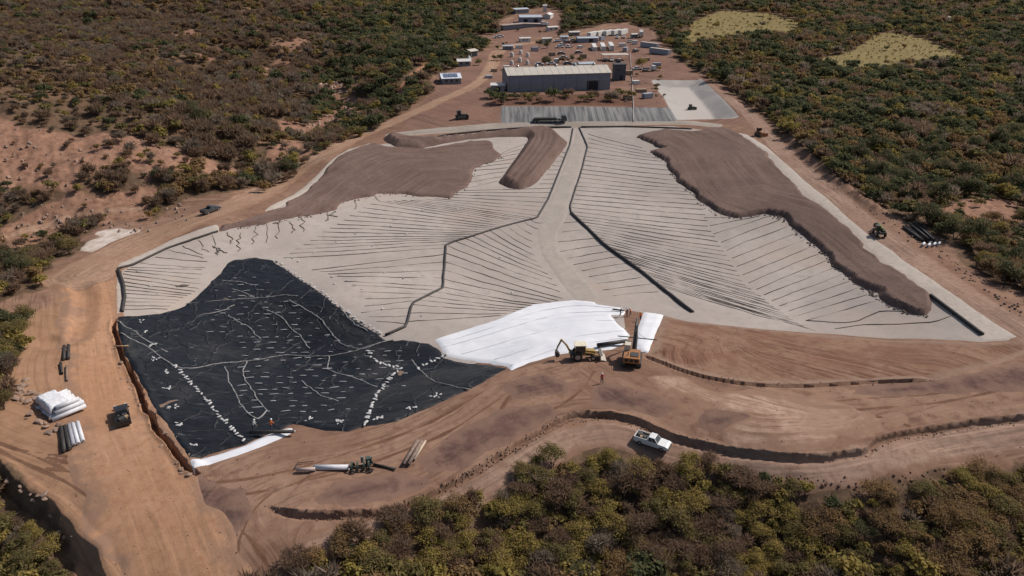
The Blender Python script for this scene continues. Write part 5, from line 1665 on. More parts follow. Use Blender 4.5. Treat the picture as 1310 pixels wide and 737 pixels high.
def person_mesh(name, top, pose):
    J = dict(pelvis=(0, 0, .95), chest=(.02 + .10 * pose, 0, 1.30), neck=(.03 + .17 * pose, 0, 1.50 - .03 * pose), head=(.05 + .2 * pose, 0, 1.62 - .03 * pose), crown=(.05 + .22 * pose, 0, 1.76 - .04 * pose))
    V = []; E = []; R = []
    def add(p, r, par=None):
        V.append(p); R.append(r)
        if par is not None: E.append((par, len(V) - 1))
        return len(V) - 1
    pe = add(J['pelvis'], (.15, .12)); wa = add((.01 + .04 * pose, 0, 1.10), (.14, .11), pe); ch = add(J['chest'], (.18, .13), wa); sh = add((J['chest'][0] + .03, 0, 1.42), (.14, .10), ch)
    ne = add(J['neck'], (.06, .06), sh); he = add(J['head'], (.095, .10), ne); add(J['crown'], (.085, .09), he)
    for s in (-1, 1):
        st = .14 * s * (1 if pose else .6)
        hip = add((0, .10 * s, .88), (.10, .10), pe); kn = add((.08 + st, .11 * s, .50), (.075, .075), hip); an = add((st * 1.4 - .02, .12 * s, .10), (.05, .05), kn); add((st * 1.4 + .14, .13 * s, .04), (.045, .04), an)
        so = add((J['chest'][0] + .02, .20 * s, 1.41), (.07, .07), sh); el = add((J['chest'][0] + .02 + .18 * pose, .27 * s, 1.15), (.05, .05), so); wr = add((J['chest'][0] + .16 + .2 * pose, .24 * s, .95 + .08 * s * pose), (.038, .038), el); add((J['chest'][0] + .22 + .2 * pose, .235 * s, .88 + .08 * s * pose), (.045, .025), wr)
    me = bpy.data.meshes.new(name + '_skeleton'); me.from_pydata(V, E, [])
    o = bpy.data.objects.new(name + '_skeleton', me); col.objects.link(o)
    o.modifiers.new('skin', 'SKIN')
    for k, d in enumerate(me.skin_vertices[0].data):
        d.radius = R[k]; d.use_root = (k == 0)
    o.modifiers.new('sub', 'SUBSURF').levels = 1
    dg = bpy.context.evaluated_depsgraph_get()
    out = bpy.data.meshes.new_from_object(o.evaluated_get(dg))
    out.name = name
    bpy.data.objects.remove(o)
    out.materials.clear()
    for m in (M_BOOT, M_JEANS, top, M_SKIN): out.materials.append(m)
    for f in out.polygons:
        z = f.center.z; y = abs(f.center.y)
        f.material_index = 0 if z < .13 else 3 if (z > 1.50 or (y > .19 and z < 1.0 and z > .7 and f.center.x > .1)) else 1 if z < .98 else 2
        f.use_smooth = True
    return out


M_VEST_O = plain('vest_orange', (0.70, 0.16, 0.03), 0.8); M_VEST_R = plain('shirt_red', (0.45, 0.05, 0.04), 0.8); M_SHIRT_D = plain('shirt_dark', (0.05, 0.055, 0.075), 0.8); M_SHIRT_W = plain('shirt_pale', (0.60, 0.56, 0.50), 0.8)
hel = MB(); hel.lathe([(.155, 0), (.125, .01), (.12, .06), (.09, .12), (.02, .145)], 12)
hel_me = hel.mesh('helmet', M_HELMET, True)
PM = {}


def person(px, py, rz, top, pose, label, lift=0.06):
    k = (top.name, pose)
    if k not in PM: PM[k] = person_mesh('person', top, pose)
    o = obj('person', PM[k]); o.location = at(px, py, lift); o.rotation_euler = (0, 0, rz)
    tag(o, label, 'person')
    h = obj('helmet', hel_me, None, o); h.location = (.06 + .21 * pose, 0, 1.67 - .03 * pose)
    return o


person(770, 491, 2.0, M_VEST_R, 0, 'person in red top standing on the berm below the backhoe')
person(793, 406, 0.4, M_SHIRT_D, 1, 'person in dark clothes bending at the far corner of the white sheet', .3)
person(802, 405, 2.6, M_SHIRT_D, 0, 'person in dark clothes standing between the textile and two bent workers')
person(806.5, 404, 3.4, M_VEST_O, 1, 'person in orange vest bending on bare soil between the white sheets')
person(819, 411, 4.0, M_VEST_O, 0, 'person in orange vest at the narrow white strip edge', .3)
person(347.5, 553, 1.2, M_VEST_O, 1, 'person in orange vest bending beside the black pipe on the liner', .3)
person(325, 553, 0.5, M_SHIRT_W, 1, 'person in pale shirt bending at the near liner edge', .3)

# ------------------------------------------------------------------ rolls, pipes, gear
M_ROLL = plain('roll_white_wrap', (0.56, 0.55, 0.56), 0.6, var=0.10, scale=1.5, dirt=0.12)
M_CORE = plain('roll_core_card', (0.25, 0.19, 0.13), 0.9)
M_RUST = plain('pipe_rusty', (0.20, 0.14, 0.11), 0.8, var=0.3)
M_GREYP = plain('roll_grey_wrap', (0.30, 0.29, 0.31), 0.6, var=0.15)


def roll(A, B, r, mat, name, label, cat, group=None, hollow=0.35, lift=0.0):
    """a roll or pipe from A to B (world points at its axis)"""
    A = Vector(A); B = Vector(B)
    c = (A + B) / 2
    t = empty(name, (c.x, c.y, min(A.z, B.z) - r), 0, label, cat, group)
    o = c - t.location
    MB().pipe(A - c + o, B - c + o, r, r * hollow, 14).build('wrap' if 'roll' in name else 'wall', mat, t, True)
    if 'roll' in name:
        d = (B - A).normalized() * 0.06
        MB().pipe(A - c + o - d, B - c + o + d, r * hollow, r * hollow * 0.7, 10).build('core', M_CORE, t, True)
    return t


def roll_px(p, q, r, mat, name, label, cat, group=None, hollow=0.35, up=0.0):
    A = at(*p, r + .1 + up); B = at(*q, r + .1 + up)
    return roll(A, B, r, mat, name, label, cat, group, hollow)


A = at(67, 540, .33); B = at(111, 525, .33)
ax = (B - A); ax.z = 0; axn = ax.normalized(); perp = Vector((-axn.y, axn.x, 0))
stack_pts = []
for layer, cnt in ((0, 9), (1, 8), (2, 6)):
    for k in range(cnt):
        o = perp * (0.68 * k + 0.34 * layer) + Vector((0, 0, 0.56 * layer))
        sh = axn * rnd.uniform(-.25, .25)
        z0 = 0.0
        roll(A + o + sh + axn * (.5 * layer), A + o + sh + ax * (1.0 - .04 * layer), .31, M_ROLL, 'geotextile_roll', ['white textile roll in the bottom layer of the haul road stack', 'white textile roll in the middle layer of the haul road stack', 'white textile roll on top of the haul road stack'][layer] + ', %s from front' % nth(k + 1), 'textile roll', 'stacked white textile rolls')
# wrinkled white cover over the stack
nu, nv = 15, 19
cv = []; cf = []
r_ = random.Random(5)
for i in range(nu):
    for j in range(nv):
        u = i / (nu - 1); v = j / (nv - 1)
        h = 1.62 - 0.9 * max(0, (v - .80) / .20) - 0.6 * max(0, (.10 - v) / .10) - 0.9 * max(0, (.12 - u) / .12) + 0.10 * math.sin(j * 2.1 + i * .4) + r_.uniform(-.06, .06)
        cv.append(A + axn * (0.15 + ax.length * (.66 - .12 * v) * u) + perp * (0.75 + 5.3 * v) + Vector((r_.uniform(-.05, .05), r_.uniform(-.05, .05), h)))
for i in range(nu - 1):
    for j in range(nv - 1):
        cf.append((i * nv + j, (i + 1) * nv + j, (i + 1) * nv + j + 1, i * nv + j + 1))
cv = [c - A for c in cv]
mb = MB(); mb.add(cv, cf)
o = mb.build('tarpaulin', plain('cover_white', (0.60, 0.595, 0.605), 0.7, var=0.06, dirt=0.08), None, True); o.location = A
sm = o.modifiers.new('thickness', 'SOLIDIFY'); sm.thickness = 0.03
tag(o, 'wrinkled white cover draped over the textile roll stack', 'tarpaulin')
for k, (p, q, m, nm) in enumerate([((79, 549), (83, 580), M_PIPE, 'leftmost black'), ((84, 548), (90, 577), M_PIPE, 'second black'), ((89, 546), (95, 572), M_GREYP, 'grey'), ((94, 545), (101, 570), M_ROLL, 'first white'), ((100, 543), (107, 567), M_ROLL, 'rightmost white')]):
    roll_px(p, q, .27, m, 'liner_roll', '%s roll of the five lying below the white stack' % nm, 'liner roll', 'five rolls below the stack')
roll_px((82.5, 444), (82.5, 462), .26, M_PIPE, 'liner_roll', 'left of two short black rolls above the white stack', 'liner roll')
roll_px((88, 443), (88, 461), .26, M_PIPE, 'liner_roll', 'right of two short black rolls above the white stack', 'liner roll')
roll_px((78, 466), (80, 480), .2, M_PIPE, 'plastic_pipe', 'dark pipe leaning at the upper end of the white stack', 'pipe', hollow=.8)
roll_px((85.5, 470), (86, 489), .16, M_RUST, 'steel_pipe', 'thin rusty pipe lying above the white stack', 'pipe', hollow=.8)
roll_px((146, 446), (165, 445), .10, M_WOOD, 'timber_pole', 'pale pole bridging the trench at the black liner edge', 'pole', hollow=.1, up=.3)
# near pipes
roll_px((516, 597), (535, 566), .24, M_RUST, 'steel_pipe', 'leftmost of three rusty pipes on the near berm', 'pipe', 'rusty pipes on the near berm', .82)
roll_px((522.5, 597), (540, 567), .24, M_RUST, 'steel_pipe', 'middle of three rusty pipes on the near berm', 'pipe', 'rusty pipes on the near berm', .82)
roll_px((530, 590), (544.5, 566), .15, plain('pipe_pale', (0.42, 0.33, 0.25), 0.8), 'steel_pipe', 'thin pale pipe right of the rusty pipes on the near berm', 'pipe', 'rusty pipes on the near berm', .8)
roll_px((402, 602), (447, 601.5), .34, M_ROLL, 'plastic_pipe', 'white pipe feeding the fusion machine on the near berm', 'pipe', None, .86)
roll_px((380, 604), (404, 603), .24, plain('pipe_pinkish', (0.42, 0.32, 0.28), 0.7), 'plastic_pipe', 'dusty pink pipe behind the end of the white pipe', 'pipe', None, .86)
roll_px((478, 596), (506, 602), .16, M_PIPE, 'plastic_pipe', 'thin dark pipe leaving the fusion machine', 'pipe', None, .8)
roll_px((320, 558.5), (377, 557.5), .26, M_PIPE, 'plastic_pipe', 'black pipe lying across the white flap at the near liner edge', 'pipe', None, .8, .35)
tf = empty('timber_rack', at(388, 597, .1), 0.0, 'thin dark rack of rails lying left of the white pipe', 'rack')
for p, q in (((-.9, -.5), (1.0, -.6)), ((-.9, .5), (1.2, .8)), ((-.9, -.6), (-.8, .6))):
    MB().tube([(p[0], p[1], .08), (q[0], q[1], .1)], .05, 5).build('rail', M_TRIM, tf)

fm = empty('fusion_machine', at(463, 601, .05), heading((447, 601), (478, 599)), 'dark pipe fusion machine with clamps joining the white pipe', 'fusion machine')
for y in (-.55, .55):
    MB().tube([(-1.6, y, .25), (1.5, y, .25)], .07, 6).build('skid', M_STEEL, fm)
M_FG = plain('machine_green', (0.05, 0.075, 0.06), 0.5, dirt=.2)
for x in (-1.2, -.5, .3, .9):
    MB().pipe((x - .1, 0, .62), (x + .1, 0, .62), .55, .36, 14).build('clamp_ring', M_FG, fm)
MB().box((.9, .95, .6), (.8, .6, .8)).build('power_unit', M_FG, fm, False, .05)
MB().box((.1, .8, .9), (.35, .25, .9)).build('heater_plate', M_RIM, fm, False, .03)
for x in (-1.1, 1.1):
    for y in (-.75, .75):
        wheel(fm, x, y, .3, .18)
MB().tube([(1.2, .6, .9), (1.35, .4, 1.5), (1.1, .2, 1.7)], .05, 5).build('lever', M_RIM, fm)

# pipe stack by the right road
for k in range(7):
    a = np.array([1155, 291.5]) + k * np.array([3.4, -0.6]) + (0, 0)
    b = np.array([1180, 310]) + k * np.array([3.3, 0.6])
    up = 0.55 if k in (2, 4) else 0.0
    roll_px(tuple(a), tuple(b), .30, M_PIPE, 'plastic_pipe', 'long black pipe in the stack beside the right road', 'pipe', 'black pipes beside the right road', .85, up)
for k, (x, y) in enumerate([(1179, 316), (1186, 317), (1193, 316), (1199, 315), (1189, 313)]):
    roll_px((x, y), (x + 3, y - 3), .28, M_ROLL, 'pipe_fitting', 'short white pipe fitting below the black pipe stack', 'pipe fitting', 'white fittings by the pipe stack', .7)
roll_px((783.5, 399), (798, 400.5), .16, M_PIPE, 'roll_core', 'dark bar lying on the far corner of the white sheet', 'bar', None, .6, .3)
sh = roll_px((764, 446.5), (801, 441), .34, M_PIPE, 'liner_roll', 'dark roll at the near edge of the white sheet by the excavator', 'liner roll', None, .3, .3)

# dead tree with bleached trunk and a bare bush at the rim of the near slope
dt = empty('dead_tree', at(690, 622), 0.3, 'leafless pinkish bush with a bleached fallen trunk at the near slope rim', 'tree')
mb = MB(); q = random.Random(9)
for k in range(26):
    a = q.random() * 6.28; l = q.uniform(1.6, 3.2); e = Vector((math.cos(a) * l * .6, math.sin(a) * l * .6, l))
    m = e * .5 + Vector((q.uniform(-.2, .2), q.uniform(-.2, .2), .2))
    mb.tube([(0, 0, -.2), m, e], [.05, .03, .012], 4)
    for j in range(4):
        s = m.lerp(e, q.random()); mb.tube([s, s + Vector((q.uniform(-.6, .6), q.uniform(-.6, .6), q.uniform(.2, .8)))], [.018, .006], 3)
mb.build('branches', plain('twig_pink', (0.30, 0.20, 0.16), 0.9), dt)
MB().tube([(.3, -.4, .8), (1.4, -.5, 1.3), (2.3, -.6, 1.1)], [.13, .11, .05], 7).build('trunk', M_DEAD, dt, True)

# ------------------------------------------------------------------ plant buildings
M_WALLG = plain('sheet_wall_grey', (0.20, 0.205, 0.218), 0.6, var=0.06, scale=0.3)
M_WALLB = plain('sheet_wall_blue_grey', (0.20, 0.21, 0.25), 0.6, var=0.05, scale=0.3)
M_ROOFC = plain('sheet_roof_cream', (0.46, 0.405, 0.335), 0.6, var=0.06, scale=0.3)
M_ROOFB = plain('sheet_roof_brown', (0.32, 0.245, 0.20), 0.7, var=0.1, scale=0.3)
M_ROOFG = plain('sheet_roof_grey', (0.38, 0.40, 0.43), 0.6, var=0.08, scale=0.3)
M_ROOFBL = plain('sheet_roof_blue', (0.11, 0.135, 0.19), 0.5, var=0.1)
M_BWHITE = plain('building_white', (0.54, 0.515, 0.475), 0.7, var=0.06, dirt=0.08)
M_DARK = plain('opening_dark', (0.02, 0.02, 0.022), 0.7)
M_CONT = plain('container_white', (0.55, 0.525, 0.485), 0.55, var=0.06, dirt=0.10)
M_CONTB = plain('container_side', (0.28, 0.29, 0.32), 0.6, var=0.1, dirt=0.1)


def building(name, px, py, rz, L, D, h, rise, wm, rm, label, doors=(), windows=(), over=0.4, group=None, ridge='x', cat='building'):
    """px,py: middle of the front wall's foot; the building extends D away from it. local x along the front, -y towards the viewer"""
    t = empty(name, at(px, py, 0.02), rz, label, cat, group)
    x, z0 = L / 2, -0.6
    MB().box((0, .1, (h + z0) / 2), (L, .2, h - z0)).build('front_wall', wm, t)
    MB().box((0, D - .1, (h + z0) / 2), (L, .2, h - z0)).build('back_wall', wm, t)
    for s in (-1, 1):
        if ridge == 'x':
            MB().add([(s * (x - .1) + e, y, z) for e in (-.09, .09) for y, z in ((.2, z0), (D - .2, z0), (D - .2, h), (D / 2, h + rise - .05), (.2, h))], [(0, 1, 2, 3, 4), (9, 8, 7, 6, 5)] + [(i, 5 + i, 5 + (i + 1) % 5, (i + 1) % 5) for i in range(5)]).build('side_wall', wm, t)
        else:
            MB().box((s * (x - .1), D / 2, (h + z0) / 2), (.2, D - .4, h - z0)).build('side_wall', wm, t)
    a = math.atan2(rise, D / 2)
    for s in (-1, 1):
        if rise > 0:
            l = math.hypot(D / 2, rise) + over
            cy = D / 2 + s * (l / 2) * math.cos(a); cz = h + rise - (l / 2) * math.sin(a) + .08
            MB().box((0, cy, cz), (L + 2 * over, l, .12), 0, -s * a).build('roof_slope', rm, t)
    if rise > 0:
        MB().box((0, D / 2, h + rise + .13), (L + 2 * over, .5, .10)).build('ridge_cap', rm, t)
    else:
        MB().box((0, D / 2, h + .1), (L + 2 * over, D + 2 * over, .18)).build('roof', rm, t)
    for cx, w, dh in doors:
        d = MB().box((cx, -.02, dh / 2), (w, .1, dh)).build('door', M_DARK, t)
        MB().box((cx, -.06, dh + .08), (w + .3, .12, .15)).build('lintel', rm, d)
    for cx, w, cz, wh in windows:
        d = MB().box((cx, -.01, cz), (w, .08, wh)).build('window', M_GLASS, t)
        MB().box((cx, -.05, cz - wh / 2 - .05), (w + .2, .14, .08)).build('sill', wm, d)
    return t


wh = building('warehouse', 716, 116.5, heading((660, 117.5), (775, 115)), 45, 15, 7.0, 2.2, M_WALLG, M_ROOFC, 'long grey warehouse with cream roof above the ribbed liner slope', doors=((14.5, 5, 4.0),))
MB().box((0, -.03, 5.2), (44.8, .08, 3.4)).build('wall_sheeting', M_WALLB, wh)
for k in range(1, 9):
    MB().box((-22.5 + 5 * k, -.09, 3.4), (.18, .12, 6.6)).build('wall_rib', M_WALLG, wh)
MB().tube([(-22.7, -.15, 0), (-22.7, -.15, 7)], .1, 6).build('downpipe', M_ROOFC, wh)
for s_ in (-1, 1):
    a_r = math.atan2(2.2, 7.5)
    for k in range(15):
        MB().box((-21.4 + 3.05 * k, 7.5 + s_ * 3.9, 7.0 + 2.2 - 3.9 * math.tan(a_r) + .17), (.10, 7.9, .07), 0, -s_ * a_r).build('roof_seam', M_ROOFG, wh)
for k in range(5):
    MB().lathe([(.45, 0), (.45, .5), (.6, .55), (.3, .9), (.05, .95)], 10, (-17 + 8.5 * k, 7.5, 9.25)).build('roof_vent', M_RIM, wh)
tw = building('tower_block', 793, 104, heading((780, 104), (806, 103.5)), 5.2, 5, 7.2, 0, plain('tower_dark', (0.075, 0.08, 0.095), 0.6), M_STEEL, 'dark square tower block at the right end of the warehouse', doors=((.6, 1.2, 2.2),), windows=((-1.0, 1.2, 5, 1.0),))
# lean-to annexe on the shaded left end
building('annexe_shed', 637, 118, heading((625, 118), (650, 117.5)), 5.5, 6, 2.8, .5, M_WALLG, M_BWHITE, 'low shed against the left end of the long warehouse', doors=((0, 2.0, 2.2),))
building('office_building', 578, 108, heading((565, 108.6), (592, 107.8)), 8.6, 9, 2.6, 1.5, M_WALLG, plain('roof_panel_white', (0.60, 0.62, 0.66), 0.4), 'small white roofed building with blue panels beside the plant approach road', windows=((-2.4, 1.3, 1.5, 1), (0, 1.3, 1.5, 1), (2.4, 1.3, 1.5, 1)))
ob = [o for o in col.objects if o.name.startswith('office_building')][0]
for k in range(3):
    MB().box((-2.4 + 2.2 * k, 2.1, 3.62), (1.9, 3.2, .08), 0, math.atan2(1.5, 4.5)).build('solar_panel', M_ROOFBL, ob)
building('office_building', 594, 85.5, heading((585, 86), (604, 85)), 6.5, 5, 2.4, .9, M_WALLG, M_BWHITE, 'little white building behind the one with blue panels', windows=((-1.5, 1.2, 1.4, .9), (1.5, 1.2, 1.4, .9)))
building('open_shed', 607, 74, heading((600, 74.5), (614, 73)), 6, 5, 2.8, .8, M_WALLG, M_ROOFC, 'small cream roofed shed below the plant crossroads', doors=((0, 4.5, 2.4),))
building('cabin_row', 547, 43, heading((536, 43.5), (560, 42.5)), 13, 4, 2.4, .6, M_BWHITE, M_BWHITE, 'long low white cabin row among the dark trees', windows=tuple((-5 + 2.5 * k, 1.2, 1.5, 1) for k in range(5)))
building('warehouse', 679, 29.5, heading((666, 30), (692, 29)), 17, 14, 4.2, 1.2, M_WALLB, M_ROOFG, 'grey far warehouse at the back of the camp yard', doors=((-4, 3, 3), (4, 3, 3)))
building('warehouse', 668, 17.5, heading((658, 18), (679, 17)), 14, 9, 3.5, .8, M_WALLG, M_ROOFG, 'pale roofed shed behind the far grey warehouse')
# long brown-roofed building running away to the right
building('workshop', 642, 39, heading((631, 36), (646, 42)), 8, 34, 3.4, .9, M_WALLG, M_ROOFB, 'long brown roofed workshop running away beside the blue arched shed', doors=((0, 3, 2.8),), ridge='x')
# arched shed
ar = empty('arched_shed', at(629, 42, .02), heading((618, 42), (641, 41.5)), 'shed with blue arched roof and white end at the camp yard', 'building')
prof = [(math.cos(math.pi * k / 12) * 5, max(0, math.sin(math.pi * k / 12)) * 3.2 + .4) for k in range(13)]
MB().add([(x, y, z) for x in (-6, 6) for y, z in [(p + 5, z) for p, z in prof]], [(k, k + 1, 14 + k, 13 + k) for k in range(12)]).build('roof', M_ROOFBL, ar, True)
MB().add([(-6.02, p + 5, z) for p, z in prof], [tuple(range(13))]).build('end_wall', M_BWHITE, ar)
MB().add([(6.02, p + 5, z) for p, z in prof], [tuple(range(12, -1, -1))]).build('end_wall', M_WALLG, ar)
building('silo_house', 697, 15.5, 0.0, 3.2, 3, 5.5, .6, M_BWHITE, M_BWHITE, 'narrow white tower house behind the far sheds')
building('tent_hall', 706, 22, heading((699, 21), (714, 14)), 14, 6, 2.6, 1.2, M_BWHITE, M_BWHITE, 'long white tent hall at the top right of the camp')
building('white_cabin', 708, 39.5, heading((701, 40), (715, 38)), 8, 4, 2.4, .5, M_BWHITE, M_BWHITE, 'white cabin at the tree edge below the tent hall', windows=((-2, 1.1, 1.4, .9), (2, 1.1, 1.4, .9)))
# open shelter with a flat roof
os_ = empty('open_shelter', at(788, 78.5, .02), heading((770, 79), (807, 78)), 'flat cream roofed open shelter over parked cars behind the warehouse', 'shelter')
MB().box((0, 3, 3.1), (14.5, 6.5, .18)).build('roof', M_ROOFC, os_)
for x in (-6.8, -2.3, 2.3, 6.8):
    for y in (.3, 5.7):
        MB().tube([(x, y, -.3), (x, y, 3.0)], .09, 6).build('post', M_STEEL, os_)
building('long_shed', 752, 56.5, heading((738, 57), (767, 56)), 13, 5, 2.6, .6, M_WALLB, M_ROOFG, 'blue grey long shed behind the three white containers', doors=((2, 2.5, 2.2),))
building('open_shed', 751, 88, heading((740, 88.5), (761, 87.5)), 8, 5, 2.4, .5, M_BWHITE, M_ROOFG, 'low shed with white end behind the warehouse roof', doors=((-1, 3, 2),))


def container(px, py, rz, L, label, group=None, body=M_CONT, top=None, h=2.7, w=2.5, name='shipping_container'):
    t = empty(name, at(px, py, .05), rz, label, 'container', group)
    MB().box((0, 0, h / 2 + .1), (L, w, h)).build('body', body, t, False, .04)
    MB().box((0, 0, h + .16), (L - .1, w - .1, .10)).build('roof', top or M_CONT, t)
    for s in (-1, 1):
        for k in range(int(L)):
            pass
    d = MB().box((-L / 2 - .02, 0, h / 2 + .1), (.06, w - .25, h - .25)).build('door', body, t)
    MB().tube([(-L / 2 - .08, 0, .4), (-L / 2 - .08, 0, h - .2)], .03, 5).build('lock_rod', M_RIM, d)
    for x in (-L / 2 + .15, L / 2 - .15):
        MB().box((x, 0, .06), (.3, w, .12)).build('foot_rail', M_STEEL, t)
    return t


up = math.pi / 2
for k, x in enumerate((760, 771, 781.5)):
    container(x, 63, up + rad(-3), 20, '%s of the three white containers standing side by side behind the shelter' % ('left', 'middle', 'right')[k], 'three white containers')
for k, (x, y) in enumerate(((758, 47), (768, 46), (778, 45), (788, 44), (797, 42))):
    container(x, y, rad(62), 13, 'pale trailer number %s from the left in the far slanted row' % ('one', 'two', 'three', 'four', 'five')[k], 'slanted trailer row', M_CONT, h=2.8)
container(831, 61, rad(-52), 13, 'upper of the two long cream containers at the right edge of the yard', None, M_CONTB, M_ROOFC)
container(844, 69, rad(-52), 14, 'lower of the two long cream containers at the right edge of the yard', None, M_CONTB, M_ROOFC)
container(820, 43, rad(80), 6, 'short white container standing alone at the top of the yard', None, M_CONT)

for k, (x, y) in enumerate(((655, 74.5), (666, 70), (675, 73.5), (654.5, 83), (665, 79.5), (674.5, 83))):
    t = empty('water_tank', at(x, y, .02), 0, '%s of the six white tanks left behind the warehouse' % ('back left', 'back middle', 'back right', 'front left', 'front middle', 'front right')[k], 'tank', 'six white tanks')
    MB().lathe([(1.0, 0), (1.02, .2), (1.0, 1.9), (.95, 2.1)], 16).build('shell', M_BWHITE, t, True)
    MB().lathe([(.97, 2.1), (.7, 2.35), (.25, 2.5), (.2, 2.62), (.02, 2.64)], 16).build('dome', M_BWHITE, t, True)
for k, (x, y) in enumerate(((590, 79.5), (600, 79))):
    t = empty('water_tank', at(x, y, .02), 0, '%s conical white tank behind the little white building' % ('left', 'right')[k], 'tank')
    MB().lathe([(1.3, 0), (1.3, 1.6), (.2, 3.2), (.02, 3.25)], 14).build('shell', M_BWHITE, t)
    MB().lathe([(.22, 3.2), (.22, 3.5), (.02, 3.52)], 10).build('hatch', M_RIM, t)
t = empty('water_tank', at(336, 222, .02), 0, 'white tank standing alone beside the dry creek', 'tank')
MB().lathe([(.9, 0), (.9, 2.6), (.5, 3.0), (.05, 3.05)], 14).build('shell', M_BWHITE, t, True)
MB().lathe([(.25, 3.0), (.25, 3.2), (.02, 3.22)], 8).build('hatch', M_RIM, t)

# cars and trucks of the yard: one car, copied with its parts
car_root = empty('parked_car', (0, 0, 0), 0, 'x', 'car')
MB().prism([(-2.1, .4), (-2.15, .85), (-1.5, .95), (1.0, .95), (2.05, .8), (2.15, .4)], -.85, .85).build('body', M_PWHITE, car_root, False, .05)
gcar = MB().hull([(-1.5, -.78, .95), (1.0, -.78, .95), (1.0, .78, .95), (-1.5, .78, .95)], [(-1.0, -.6, 1.45), (.35, -.6, 1.45), (.35, .6, 1.45), (-1.0, .6, 1.45)]).build('glasshouse', M_GLASS, car_root)
MB().box((-.32, 0, 1.47), (1.35, 1.2, .05)).build('roof', M_PWHITE, gcar)
for x in (-1.35, 1.35):
    for y in (-.78, .78):
        wheel(car_root, x, y, .32, .2, rim=False)


def copy_tree(o, parent=None):
    c = o.copy(); col.objects.link(c)
    if parent is not None:
        c.parent = parent; c.matrix_parent_inverse = o.matrix_parent_inverse.copy()
    for ch in list(o.children):
        copy_tree(ch, c)
    return c


PAINTS = {'white': M_PWHITE, 'dark': M_PGREY, 'black': M_PBLACK, 'red': plain('paint_red', (0.30, 0.04, 0.03), 0.35), 'silver': plain('paint_silver', (0.42, 0.43, 0.45), 0.3, 0.3)}
CARS = [(713, 56, .3, 'white', 'beside the long blue grey shed'), (719, 59, .5, 'silver', 'second in the cluster left of the blue grey shed'), (725, 57, .4, 'dark', 'third in the cluster left of the blue grey shed'),
        (716, 63, .2, 'white', 'lower in the cluster left of the blue grey shed'), (728, 62, .6, 'silver', 'lowest right in the cluster left of the blue grey shed'), (733, 53, .4, 'white', 'top right in the cluster left of the blue grey shed'),
        (718, 70, .1, 'dark', 'upper of the pair in the middle of the yard'), (721, 75, .1, 'silver', 'lower of the pair in the middle of the yard'), (740, 69, .2, 'dark', 'alone left of the white containers'),
        (790, 50, 1.2, 'white', 'first white one above the white containers'), (798, 50, 1.2, 'white', 'second white one above the white containers'), (806, 54, 1.1, 'silver', 'beside the pipeline top'),
        (775, 79, 1.5, 'dark', 'under the left bay of the open shelter'), (783, 79, 1.5, 'white', 'under the middle bay of the open shelter'), (792, 80, 1.5, 'dark', 'under the right bay of the open shelter'),
        (813, 67, .9, 'black', 'black one right of the open shelter'), (815, 90, .3, 'white', 'beside the yellow tree near the pond'), (636, 49, .2, 'white', 'left of the pair on the plant crossroads'), (640.5, 48, .3, 'white', 'right of the pair on the plant crossroads'),
        (705, 83, .1, 'white', 'beside the green tree behind the warehouse'), (690, 84, .1, 'silver', 'left of the green tree behind the warehouse'), (726, 83, .1, 'dark', 'close behind the warehouse roof')]
for i, (x, y, a, c, where) in enumerate(CARS):
    t = car_root if i == 0 else copy_tree(car_root)
    t.location = at(x, y, .05); t.rotation_euler = (0, 0, a + rnd.uniform(-.2, .2)); s = 1.15; t.scale = (s, s, s)
    tag(t, 'small %s car parked %s' % (c, where), 'car', 'cars parked in the plant yard')
    for ch in t.children:
        if ch.name.startswith('body'):
            ch.data = ch.data if c == 'white' else ch.data.copy()
            ch.data.materials[0] = PAINTS[c]
truck(830, 92, rad(20), M_PWHITE, M_CONT, 'white truck with a long deck parked right of the yellow tree', 7.5)
truck(820, 47.5, rad(85), M_PWHITE, M_CONT, 'white box truck below the lone white container', 6.5, 'box', 'box_truck')
truck(697, 33.5, rad(30), M_PWHITE, M_CONT, 'small white box truck in the camp yard', 6.0, 'box', 'box_truck')
# pipeline running down from the yard to the far road
o = ground_tube('pipeline', [(806, 66), (807, 85), (808.5, 101), (809, 118), (810, 137), (810, 156)], .16, plain('pipeline_pale', (0.34, 0.30, 0.27), 0.6), .35, 8, 24, .02)
tag(o, 'pale pipeline running down from the yard past the tower block', 'pipeline')
for k, (x, y) in enumerate(((806, 62), (808, 104))):
    t = empty('light_mast', at(x, y), 0, ('slim light mast at the upper end of the pale pipeline', 'slim light mast beside the tower block foot')[k], 'mast')
    MB().tube([(0, 0, -.3), (0, 0, 6)], [.09, .05], 6).build('pole', M_STEEL, t); MB().box((0, .3, 6), (.4, .7, .12)).build('lamp_head', M_RIM, t)
# yard junk heaps right of the tower
for k in range(30):
    rock(rnd.uniform(796, 842), rnd.uniform(104, 134), rnd.uniform(.5, 1.4), 'broken lump in the rough ground right of the tower block', 'lumps right of the tower block')
# yard trees
for k, (x, y, kd, s, lb) in enumerate(((698, 85, 3, 1.7, 'round green tree close behind the warehouse roof'), (820, 88, 1, 1.6, 'yellowish tree beside the pale pipeline'), (732, 79, 3, 1.0, 'small dark tree behind the warehouse near the low shed'), (742, 80, 0, 1.0, 'small olive tree left of the low shed'),
                                       (640, 78, 3, 1.0, 'small dark tree left of the six white tanks'), (690, 62, 3, 1.3, 'dark tree above the six white tanks'), (700, 64, 3, 1.2, 'dark tree beside the upper yard road'), (612, 84, 0, 1.0, 'olive bush beside the plant approach road'))):
    place_tree(kd, k % 3, at(x, y), k * 1.3, s, lb, None)

